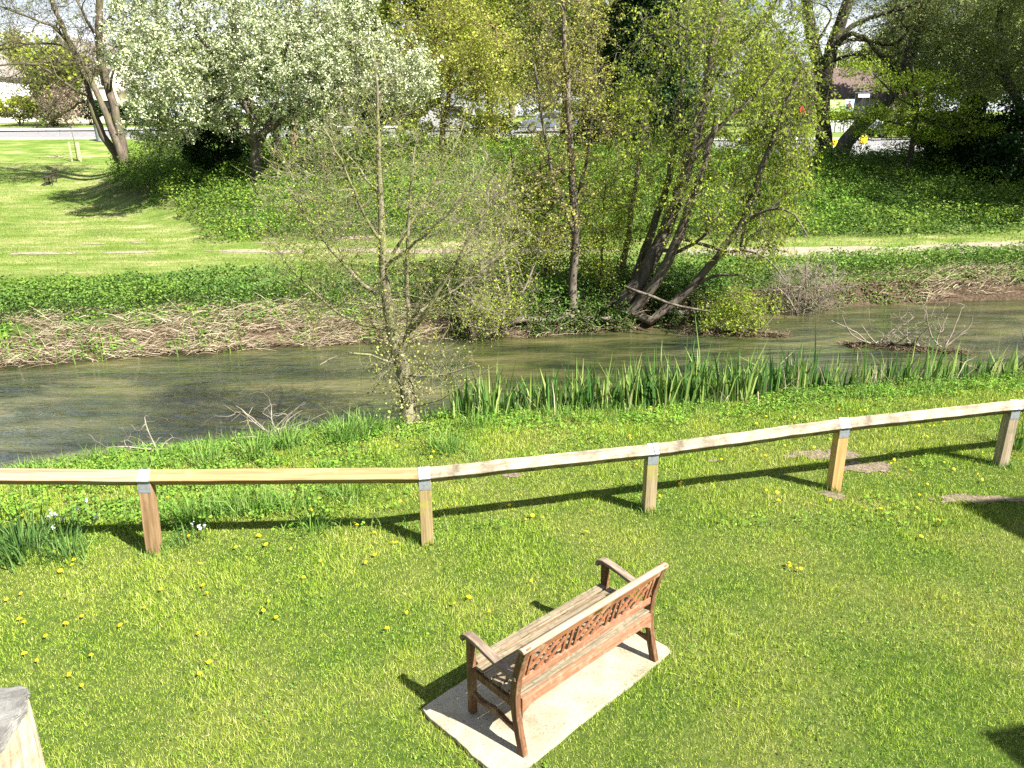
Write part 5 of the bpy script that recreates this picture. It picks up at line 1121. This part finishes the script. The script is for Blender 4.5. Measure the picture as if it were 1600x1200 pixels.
# dead branch on near bank, and dead twigs at far left
M_paletwig = plain('pale_dead_wood', (.27, .235, .185), .8, var=.3)
def twigpile(name, label, cat, px, py, z0, n_, R_, seed, mat=M_paletwig, h=.35):
    rng = np.random.default_rng(seed); p = ground_hit(px, py); p = np.array([p[0], p[1], tz(p[0], p[1])]); lim = []
    for k in range(n_):
        a = rng.uniform(0, 6.28); L_ = R_ * rng.uniform(.5, 1.1); e_ = p + [math.cos(a) * L_, math.sin(a) * L_ * .5, rng.uniform(.05, h)]; m_ = (p + e_) / 2 + [0, 0, rng.uniform(.0, .12)]
        lim.append([(*(p + rng.normal(size=3) * [.1, .05, .0]), .011), (*m_, .008), (*e_, .0045)])
    at_ = p + rng.normal(size=(45, 3)) * [R_ * .5, R_ * .3, 0] + np.stack([np.zeros(45), np.zeros(45), rng.uniform(.05, h, 45)], 1)
    pos, rad, ch, nl, D = grow(lim, at_, rng, .1, .0035, wob=.3); root = empty(name, p, label, cat); Vs = []; Fs = []; tubes(ch, pos, rad, Vs, Fs, 0, .02)
    mesh_np('branches', np.concatenate(Vs), [np.concatenate(Fs)], mat, root, smooth=True)
twigpile('dead_branch', 'pale dead branch sticking out over the water between the yellow rail and the alder', 'branch', 425, 690, 0, 11, .8, 61, h=.62)
twigpile('twig_pile', 'grey heap of dead twigs at the left edge by the water, behind the rail', 'twigs', 16, 712, 0, 14, .35, 62, h=.36)
twigpile('bramble_stem', 'arching dead bramble stems on the bank behind the left rail', 'branch', 235, 708, 0, 4, .5, 63, h=.45)

# ---------------------------------------------------------------- dandelions and daisies
DPX = [(11,939),(33,930),(105,934),(31,970),(38,974),(129,964),(104,979),(72,996),(39,1025),(58,1034),(143,1025),(109,1056),(129,1074),(189,982),(226,953),(252,925),(318,919),(324,928),(311,992),(327,1037),(312,1056),
(74,725),(10,804),(12,818),(35,807),(86,866),(116,877),(113,887),(95,896),(217,755),(262,779),(296,840),(369,857),(290,876),(314,884),(355,760),(369,764),(399,770),(404,723),(445,755),(445,764),(405,839),(416,853),(455,860),(486,799),(511,801),(553,819),(558,823),(584,819),(585,835),(619,852),(614,849),(586,871),(501,878),(572,882),(626,786),(699,794),(714,790),(716,796),(620,699),(677,707),(674,717),(796,792),
(985,687),(984,683),(954,673),(821,814),(832,807),(849,811),(924,803),(916,835),(1064,756),(1062,759),(1057,751),(1031,776),(814,776),(994,728),(1127,720),(1196,714),(1181,704),(1197,769),(1182,664),(1197,652),
(1214,772),(1216,784),(1266,789),(1297,784),(1272,700),(1226,699),(1315,736),(1397,720),(1392,726),(1422,736),(1410,750),(1449,758),(1436,775),(1432,797),(1375,798),(1466,815),(1439,841),(1449,841),(1435,667),(1452,668),(1459,667),(1474,660),(1448,684),(1490,735),(1475,726),(1527,744),(1534,751),(1525,660),(1535,710),(1311,641),(1241,654),(1344,644),(1351,644),(1233,882),(1233,888),(1245,890),(1251,892),
(830,910),(733,937),(711,948),(636,961),(765,958),(605,986),(420,945),(412,958),(432,968),(475,905)]
def zone(px, py):
    yr = np.interp(px, [0, 225, 670, 1018, 1316, 1600], [750, 748, 748, 712, 672, 640])
    side = 'behind' if py < yr + 4 else ('under' if py < yr + 95 else 'front')
    if side == 'behind': return 'between rail and river, left of the alder' if px < 600 else 'between rail and river, alder to bend post' if px < 800 else 'between rail and irises, in the middle' if px < 1150 else 'between rail and irises at the right'
    if side == 'under': return 'under the left rail by the brown post' if px < 330 else 'under the yellow rail' if px < 660 else 'under the rail right of the bend post' if px < 1010 else 'under the rail left of the orange post' if px < 1305 else 'under the rail right of the orange post'
    if px < 420 and py > 900: return 'on the upper open lawn at left' if py < 990 else 'on the lower open lawn at left'
    if px < 480 and py <= 905: return 'in front of the brown post'
    if px < 680 and py <= 905: return 'in front of the bend post'
    if px > 1200 and py > 870: return 'in the tight lawn group right of the bench'
    if px > 1200: return 'on the lawn in front of the orange post'
    return 'on the lawn between bend post and bench'
def ordinal(k): return ['leftmost', 'second from left', 'third from left', 'fourth from left', 'fifth from left', 'sixth from left', 'seventh from left', 'eighth from left', 'ninth from left', 'tenth from left', 'eleventh from left', 'twelfth from left', 'thirteenth from left', 'fourteenth from left', 'fifteenth from left', 'sixteenth from left'][k]
def dandelion_mesh(r, seed):
    rng = np.random.default_rng(seed); V = []; F = []
    for ring, (rr, zz, np_) in enumerate(((r, .0, 16), (r * .72, .006, 13), (r * .4, .010, 9))):
        for k in range(np_):
            a = 2 * math.pi * k / np_ + rng.normal() * .1; wd = r * .16; c_, s_ = math.cos(a), math.sin(a); ln = rr * (1 + rng.normal() * .08)
            n_ = len(V); V += [(-s_ * wd * .3, c_ * wd * .3, zz), (s_ * wd * .3, -c_ * wd * .3, zz), (c_ * ln + s_ * wd, s_ * ln - c_ * wd, zz + .003), (c_ * ln - s_ * wd, s_ * ln + c_ * wd, zz + .003)]; F.append((n_, n_ + 1, n_ + 2, n_ + 3))
    n_ = len(V); k = 6
    for z, q in ((-.10, .003), (-.001, .003)):
        for i in range(k): V.append((math.cos(i * 6.283 / k) * q, math.sin(i * 6.283 / k) * q, z))
    for i in range(k): F.append((n_ + i, n_ + (i + 1) % k, n_ + k + (i + 1) % k, n_ + k + i))
    me = bpy.data.meshes.new('dandelion'); me.from_pydata(V, [], F); me.materials.append(M_dand); me.materials.append(M_tall)
    for p_ in list(me.polygons)[-6:]: p_.material_index = 1
    return me
dms = [dandelion_mesh(r, i) for i, r in enumerate((.018, .022, .015))]
zs_all = {}
for q in DPX: zs_all.setdefault(zone(*q), []).append(q)
print({k: len(v) for k, v in zs_all.items()})
i = 0
for z_, lst in zs_all.items():
    for k, (px, py) in enumerate(sorted(lst)):
        p = ground_hit(px, py, .035); o = bpy.data.objects.new('dandelion', dms[i % 3]); C.objects.link(o); o.location = (p[0], p[1], tz(p[0], p[1]) + .045); i += 1
        o.rotation_euler = (RNG.normal() * .25 + .15, RNG.normal() * .25, RNG.random() * 6); props(o, 'yellow dandelion ' + z_ + ', ' + ordinal(k), 'dandelion', 'dandelions ' + z_)
# ---------------------------------------------------------------- far park furniture
def far_bench():
    p = ground_hit(80, 288); M_fb = plain('dark_bench_wood', (.05, .035, .028), .6); R_ = empty('far_bench', p, 'small dark bench on the park lawn across the river, beside the leaning trunks', 'bench', None, math.radians(108)); R_.scale = (.8, .85, .9)
    b = MB()
    for w_ in (-.18, -.05, .08, .21): b.box((0, w_, .45), (1.5, .10, .035))
    b.obj('seat', M_fb, R_)
    b = MB()
    for z in (.60, .73, .86): b.box((0, -.26 - (z - .6) * .35, z), (1.5, .03, .10))
    b.obj('backrest', M_fb, R_)
    for u in (-.6, .6):
        MB().bar((u, -.20, .0), (u, -.22, .5), .07, .07, (1, 0, 0)).bar((u, -.22, .45), (u, -.36, .92), .07, .06, (1, 0, 0)).obj('leg', M_fb, R_)
        MB().bar((u, .2, 0), (u, .2, .44), .07, .07, (1, 0, 0)).obj('leg', M_fb, R_)
far_bench()
def staked():
    p = ground_hit(121, 252); R_ = empty('staked_sapling', p, 'newly planted thin sapling held by three pale stakes on the park lawn', 'tree'); g = p[2]
    for k, (a, b) in enumerate(((-.28, -.1), (.0, .25), (.28, -.1))):
        MB().bar((a, b, -.1), (a, b, 1.15), .07, .07, (1, 0, 0)).obj('stake', plain('stake_wood_%d' % k, (.50, .42, .30), .8), R_)
    MB().tube([(0, 0, -.1), (.02, 0, 1.2), (-.05, 0, 2.4), (-.03, 0, 3.6)], [.03, .025, .02, .008], 6).obj('trunk', M_barkpale, R_, smooth=True)
    rng = np.random.default_rng(3); n_ = 900; P = np.array([p]) + rng.normal(size=(n_, 3)) * [.75, .6, .35] + [0, 0, 2.9]; V_, F_ = leaf_quads(P, .07, rng); mesh_np('crown', V_, [F_], M_pink, R_, local=True)
    b = MB()
    for k in range(26):
        a = rng.random() * 6.28; z = rng.uniform(1.8, 3.2); b.tube([(0, 0, z), (math.cos(a) * .4, math.sin(a) * .4, z + .2), (math.cos(a) * 1.0, math.sin(a) * .8, z + rng.normal() * .3 + .2)], [.012, .009, .005], 4)
    b.obj('branches', M_barkpale, R_)
staked()

# ---------------------------------------------------------------- houses and things across the road
M_cream = plain('cream_render', (.78, .72, .58), .85, var=.06, scale=2); M_white = plain('white_render', (.82, .82, .80), .85, var=.05, scale=2)
M_glass = plain('window_glass', (.03, .035, .04), .12, var=.2, spec=.8); M_frame = plain('white_window_frame', (.75, .75, .73), .5)
def tile_mat(name, a, b):
    m, n, l, bs = mat_base(name); t = n.new('ShaderNodeTexCoord'); br = n.new('ShaderNodeTexBrick'); br.inputs['Scale'].default_value = 3.2; br.inputs['Color1'].default_value = (*a, 1); br.inputs['Color2'].default_value = (*b, 1); br.inputs['Mortar'].default_value = (.05, .04, .035, 1); br.inputs['Mortar Size'].default_value = .03; br.inputs['Brick Width'].default_value = .8; br.inputs['Row Height'].default_value = .9
    l.new(t.outputs['Object'], br.inputs['Vector']); l.new(br.outputs[0], bs.inputs['Base Color']); bs.inputs['Roughness'].default_value = .85; return m
M_slate = tile_mat('grey_brown_tiles', (.20, .18, .16), (.28, .25, .22)); M_tile = tile_mat('red_brown_tiles', (.10, .065, .055), (.14, .095, .08))
def house(name, label, x0, x1, y0, y1, g, eave, ridge, wallm, roofm, wins, along='x', rz=0.0, chim=True, garage=None):
    cx, cy_ = (x0 + x1) / 2, (y0 + y1) / 2; R_ = empty(name, (cx, cy_, g), label, 'house', None, rz); hx, hy = (x1 - x0) / 2, (y1 - y0) / 2
    if along == 'x':
        V = [(-hx, -hy, -.5), (hx, -hy, -.5), (hx, hy, -.5), (-hx, hy, -.5), (-hx, -hy, eave), (hx, -hy, eave), (hx, hy, eave), (-hx, hy, eave), (-hx, 0, ridge), (hx, 0, ridge)]
        F = [(0, 1, 5, 4), (2, 3, 7, 6), (1, 2, 6, 9, 5), (3, 0, 4, 8, 7)]
        o_ = .35; RV = []; RF = [(0, 1, 2, 3), (3, 2, 5, 4), (9, 8, 7, 6), (10, 11, 8, 9), (0, 6, 7, 1), (4, 5, 11, 10)]
        dz = .12; k = (ridge - eave) / hy
        for up_ in (dz, 0.01): RV += [(-hx - o_, -hy - o_, eave - k * o_ + up_), (hx + o_, -hy - o_, eave - k * o_ + up_), (hx + o_, 0, ridge + up_), (-hx - o_, 0, ridge + up_), (-hx - o_, hy + o_, eave - k * o_ + up_), (hx + o_, hy + o_, eave - k * o_ + up_)]
    else:
        V = [(-hx, -hy, -.5), (hx, -hy, -.5), (hx, hy, -.5), (-hx, hy, -.5), (-hx, -hy, eave), (hx, -hy, eave), (hx, hy, eave), (-hx, hy, eave), (0, -hy, ridge), (0, hy, ridge)]
        F = [(0, 1, 5, 8, 4), (2, 3, 7, 9, 6), (1, 2, 6, 5), (3, 0, 4, 7)]
        o_ = .35; RV = []; RF = [(0, 1, 2, 3), (1, 4, 5, 2), (9, 8, 7, 6), (8, 11, 10, 7), (0, 6, 7, 1), (1, 7, 10, 4), (3, 2, 8, 9), (2, 5, 11, 8)]
        dz = .12; k = (ridge - eave) / hx
        for up_ in (dz, 0.01): RV += [(-hx - o_, -hy - o_, eave - k * o_ + up_), (0, -hy - o_, ridge + up_), (0, hy + o_, ridge + up_), (-hx - o_, hy + o_, eave - k * o_ + up_), (hx + o_, -hy - o_, eave - k * o_ + up_), (hx + o_, hy + o_, eave - k * o_ + up_)]
    poly_obj('wall', V, F, wallm, R_)
    r_ = poly_obj('roof', RV, RF, roofm, R_)
    if chim: MB().box((hx * .5, .2, ridge + .3), (.6, .6, 1.4)).box((hx * .5, .2, ridge + 1.02), (.7, .7, .08)).obj('chimney', M_cream, r_)
    for (u, z, w_, h) in wins:
        f_ = MB().box((u, -hy - .03, z + h / 2 + .04), (w_ + .16, .10, .08)).box((u, -hy - .05, z - h / 2 - .05), (w_ + .3, .16, .10)).box((u - w_ / 2 - .04, -hy - .03, z), (.08, .10, h)).box((u + w_ / 2 + .04, -hy - .03, z), (.08, .10, h)).box((u, -hy - .04, z), (.05, .07, h)).obj('window', M_frame, R_)
        MB().box((u, -hy - .01, z), (w_, .03, h)).obj('pane', M_glass, f_)
    if garage: 
        MB().box((hx + 1.6, -.5, 1.1), (3.2, 4.0, 3.2)).obj('annexe', wallm, R_); MB().box((hx + 1.6, -.6, 2.82), (3.5, 4.5, .22)).obj('annexe_roof', M_slate, R_)
    return R_
def X_at(px, Y): return at(px, 180, Y)[0]
Yh = 84.0; gz = tz(X_at(150, Yh), Yh)
house('cream_house', 'cream rendered house with dark windows behind the three leaning trunks', X_at(100, Yh), X_at(208, Yh), Yh - 3.5, Yh + 3.5, gz, 5.0, 7.4, M_cream, M_slate, [(-2.6, 1.4, 1.2, 1.1), (-.1, 3.7, 1.0, 1.2), (2.4, 1.4, 1.4, 1.1), (3.0, 3.9, .9, 1.2), (-2.7, 3.9, 1.0, 1.1)], garage=True)
house('gabled_house', 'white gabled house front rising behind the cream house', X_at(92, 90), X_at(150, 90), 89, 95, tz(X_at(120, 90), 90), 5.5, 8.6, M_white, M_slate, [(0, 4.6, .9, 1.2)], 'y', chim=False)
house('white_house', 'bright white house cut off by the left edge of the picture', X_at(-70, 86), X_at(24, 86), 83, 90, tz(X_at(0, 86), 86), 4.6, 7.4, M_white, M_slate, [(1.6, 2.0, 1.2, 1.2), (1.6, 4.0, 1.0, .9)], 'y', chim=False)
house('tiled_house', 'low house with a brown tiled roof seen through the gap right of the dark trunk', X_at(1255, 92), X_at(1420, 92), 90, 98, tz(X_at(1340, 92), 92) - .6, 3.6, 6.6, plain('beige_stone_wall', (.42, .37, .29), .9), M_tile, [(-4.6, 1.9, 2.6, 1.5), (-1.8, 1.9, 1.2, 1.5), (1.5, 1.9, 2.2, 1.5), (4.6, 1.9, 1.4, 1.5)], chim=False)
# information board
def board():
    Y = 76.0; p = at(1316, 165, Y); g = tz(p[0], Y); R_ = empty('notice_board', (p[0], Y, g), 'green and pale blue notice board on posts in front of the tiled house', 'sign'); zc = p[2] - g
    MB().box((-.55, 0, zc), (1.55, .08, 1.05)).obj('green_panel', plain('board_green', (.42, .55, .22), .6, var=.05), R_)
    b = MB()
    for k in range(5): b.box((-.62 + .08 * (k % 2), -.045, zc + .32 - k * .15), (1.0 - .15 * (k % 3), .01, .035))
    b.obj('text_lines', plain('board_text', (.75, .78, .62), .6), R_)
    MB().box((.65, 0, zc), (.84, .08, 1.12)).obj('blue_panel', plain('board_blue', (.50, .66, .80), .6, var=.05), R_)
    b = MB().box((.65, -.046, zc + .08), (.10, .012, .42)).box((.52, -.046, zc + .02), (.12, .012, .34), Matrix.Rotation(.35, 3, 'Y')).box((.78, -.046, zc + .02), (.12, .012, .34), Matrix.Rotation(-.35, 3, 'Y')).box((.65, -.046, zc - .22), (.5, .012, .10)).box((.65, -.046, zc + .36), (.28, .012, .07))
    b.obj('emblem', plain('emblem_dark', (.10, .07, .09), .6), R_)
    MB().box((.65, -.054, zc - .10), (.34, .01, .07)).box((.65, -.054, zc + .10), (.06, .01, .12)).obj('emblem_ribbon', plain('emblem_red', (.5, .06, .05), .6), R_)
    for u in (-1.25, .15, 1.0): MB().box((u, .07, zc / 2 - .2), (.08, .06, zc + .9)).obj('post', plain('board_post_%d' % int(u * 10), (.12, .12, .12), .6), R_)
    MB().box((-.2, .5, .6), (3.2, .25, 1.1)).obj('base_wall', M_white, R_)
board()
def kiosk():
    Y = 80.0; p = at(1343, 160, Y); g = tz(p[0], Y); R_ = empty('bus_shelter', (p[0], Y, g), 'dark framed shelter with a white header beside the green and blue notice board', 'shelter'); h = at(1343, 146, Y)[2] - g
    for a, b in ((-.7, -.5), (.7, -.5), (-.7, .5), (.7, .5)): MB().box((a, b, h / 2), (.09, .09, h)).obj('post', plain('shelter_dark', (.03, .035, .05), .4), R_)
    MB().box((0, 0, h + .06), (1.6, 1.2, .12)).obj('roof', plain('shelter_roof', (.10, .11, .13), .5), R_); MB().box((0.1, -.56, h - .22), (1.1, .06, .32)).obj('header', M_white, R_)
    MB().box((0, .5, h * .5), (1.3, .03, h * .85)).obj('back_panel', M_glass, R_)
kiosk()
def redsign():
    Y = 66.0; p = at(1253, 171, Y); g = tz(p[0], Y); h = p[2] - g; R_ = empty('red_warning_sign', (p[0], Y, g), 'small red triangular sign on a pole seen through the willow at the right', 'sign')
    MB().tube([(0, 0, -.1), (0, 0, h + .3)], .035, 8).obj('pole', plain('grey_pole', (.35, .35, .35), .5), R_)
    MB().add([(-.35, -.05, h - .25), (.35, -.05, h - .25), (0, -.05, h + .38), (-.35, -.02, h - .25), (.35, -.02, h - .25), (0, -.02, h + .38)], [(0, 1, 2), (5, 4, 3), (0, 3, 4, 1), (1, 4, 5, 2), (2, 5, 3, 0)]).obj('red_face', plain('sign_red', (.70, .03, .02), .5, var=.04), R_)
redsign()
for k, (px, py, lab) in enumerate([(1302, 224, 'yellow traffic bollard between the upright dark trunk and the leaning one'), (1349, 219, 'yellow traffic bollard to the right of the leaning trunk')]):
    Y = 47.5 if k == 0 else 50; p = at(px, py, Y); g = tz(p[0], Y); R_ = empty('traffic_bollard', (p[0], Y, g), lab, 'bollard', 'yellow bollards at the junction')
    h = at(px, py - 6, Y)[2] - g; h = max(h, .8)
    MB().box((0, 0, h * .3), (.16, .16, h * .6 + .1)).obj('post', M_white, R_, .01)
    MB().box((0, -.0, h * .8), (.44, .16, h * .45)).obj('yellow_head', plain('bollard_yellow_%d' % k, (.85, .60, .02), .5, var=.05), R_, .05)
mm_ = MB(); p = at(1306, 112, 96); mm_.tube([(p[0], 96, tz(p[0], 96) + 2), (p[0], 96, at(1306, 84, 96)[2])], .05, 8); o = mm_.obj('aerial_mast', M_frame); props(o, 'thin pale mast rising above the brown tiled roof', 'mast')
def car(label, px, py, Y, heading, paint, L_=4.2, van=False):
    p = at(px, py, Y); g = tz(p[0], Y) + .06; R_ = empty('parked_car', (p[0], Y, g), label, 'car', 'cars beyond the mound', heading); h = 1.9 if van else 1.46; w_ = .86
    # side profile (x forward)
    if van: prof = [(-2.1, .35), (-2.15, .9), (-2.05, h - .1), (-1.85, h), (.7, h), (1.05, h - .12), (1.6, 1.15), (2.1, .95), (2.15, .5), (2.05, .3)]
    else: prof = [(-2.05, .35), (-2.1, .8), (-1.95, 1.0), (-1.5, 1.36), (-1.2, h), (.2, h), (.55, h - .05), (1.15, 1.0), (1.95, .82), (2.1, .6), (2.08, .3)]
    n_ = len(prof); V = []
    for (s_, inset) in ((-1, 0), (1, 0)):
        for (x, z) in prof: k_ = max(0, (z - .95) / (h - .95)) if z > .95 else 0; V.append((x, s_ * (w_ - .16 * k_), z))
    F = [tuple(range(n_)), tuple(reversed(range(n_, 2 * n_)))] + [(i, i + n_, (i + 1) % n_ + n_, (i + 1) % n_) for i in range(n_)]
    poly_obj('body', V, F, paint, R_, bevel=.05)
    for s_ in (-1, 1):
        yw = s_ * (w_ - .05)
        MB().add([(x, s_ * (w_ - .16 * (z - .95) / (h - .95) + .012), z) for x, z in ((-1.45, 1.0), (-1.15, h - .1), (.15, h - .1), (.85, 1.0))] + [(x, s_ * (w_ - .16 * (z - .95) / (h - .95) - .03), z) for x, z in ((-1.45, 1.0), (-1.15, h - .1), (.15, h - .1), (.85, 1.0))], [(0, 1, 2, 3), (7, 6, 5, 4), (0, 4, 5, 1), (1, 5, 6, 2), (2, 6, 7, 3), (3, 7, 4, 0)]).obj('side_window', M_glass, R_)
        for x in (-1.3, 1.3):
            wz_ = MB().tube([(x, s_ * (w_ - .18), .32), (x, s_ * (w_ + .02), .32)], .32, 20).obj('wheel', plain('tyre_rubber', (.03, .03, .03), .8), R_)
            MB().tube([(x, s_ * (w_ + .015), .32), (x, s_ * (w_ + .035), .32)], .21, 14).obj('rim', plain('wheel_rim', (.55, .55, .56), .35, .8), wz_)
    MB().box((2.07, -.6, .66), (.08, .3, .14)).obj('headlight', plain('lamp_glass', (.8, .8, .75), .2), R_); MB().box((2.07, .6, .66), (.08, .3, .14)).obj('headlight', plain('lamp_glass', (.8, .8, .75), .2), R_)
car('silver blue car seen through the slim maple beyond the mound', 858, 205, 60, math.pi, plain('silver_blue_paint', (.22, .26, .31), .3, .3, .04), 4.2)
car('pale van like car half hidden behind the bronze tree', 700, 205, 61.5, math.pi, plain('white_paint', (.40, .40, .39), .3, 0, .03), van=True)
car('dark car with pale roof parked beside the notice board', 1395, 190, 68, .1, plain('pale_grey_paint', (.6, .62, .64), .3, .2, .04))
# bin at the three trunk tree
p = ground_hit(150, 190); Yb_ = 56.5; q_ = at(151, 183, Yb_); g = tz(q_[0], Yb_)
R_ = empty('litter_bin', (q_[0], Yb_, g), 'grey litter bin at the roadside behind the leaning trunks', 'bin'); MB().tube([(0, 0, 0), (0, 0, .95)], [.26, .30], 14).obj('body', plain('bin_grey', (.22, .24, .27), .5), R_, smooth=False); MB().tube([(0, 0, .955), (0, 0, 1.08), (0, 0, 1.12)], [.33, .30, .15], 14).obj('lid', plain('bin_lid', (.10, .10, .11), .5), R_)
# ---------------------------------------------------------------- the house the picture is taken from (behind and to the right; its gables shade the lawn)
def gable_from_shadow(T, SA, SB, h, drop, name, label):
    k = np.array([SD.x, SD.y]) / SD.z
    T = T[:2]; u1 = (SA[:2] - T); u1 /= np.linalg.norm(u1); u2 = (SB[:2] - T); u2 /= np.linalg.norm(u2)
    a, b = np.linalg.solve(np.stack([u1, u2], 1), 2 * drop * k); he = h - drop
    A_ = T + h * k; L_ = T + a * u1 + he * k; R__ = T + b * u2 + he * k
    print(name, A_, L_, R__, a, b)
    ax = R__ - L_; nrm_ = np.array([ax[1], -ax[0]]); nrm_ /= np.linalg.norm(nrm_)
    if nrm_[0] < 0: nrm_ = -nrm_
    return A_, L_, R__, he, nrm_
walls = plain('house_stone', (.50, .44, .33), .9)
HS = empty('stone_house', (12, 0, 0), 'stone house with two gables behind the camera', 'house')
for (T_, a_, b_) in (((1496, 790), (1600, 779), (1600, 843)), ((1540, 1150), (1600, 1138), (1598, 1196))):
    T0 = atz(*T_, 0); h = 6.2
    A_, L_, R__, he, nv = gable_from_shadow(T0, atz(*a_, 0), atz(*b_, 0), h, 1.6, 'gable', '')
    dl = 6.0; V = []
    for off in (0, dl):
        for (q, z) in ((L_, -.2), (R__, -.2), (R__, he), (A_, h), (L_, he)): V.append((q[0] + nv[0] * off - 12, q[1] + nv[1] * off, z))
    F = [(0, 1, 2, 3, 4), (9, 8, 7, 6, 5), (0, 5, 6, 1), (1, 6, 7, 2), (4, 9, 5, 0)]
    poly_obj('wall', V, F, walls, HS)
    V = []
    for dz in (.0, .0):
        pass
    V = [(q[0] + nv[0] * off - 12, q[1] + nv[1] * off, z) for z_, up_ in ((0, .003), (1, .06)) for off in (0, dl) for (q, z) in ((L_, he + up_), (A_, h + up_), (R__, he + up_))]
    F = [(0, 1, 4, 3), (1, 2, 5, 4), (9, 10, 7, 6), (10, 11, 8, 7), (0, 6, 7, 1), (1, 7, 8, 2), (3, 4, 10, 9), (4, 5, 11, 10), (0, 3, 9, 6), (2, 8, 11, 5)]
    poly_obj('roof', V, F, M_slate, HS)
print('objects', len(bpy.data.objects), 'polys', sum(len(m_.polygons) for m_ in bpy.data.meshes))
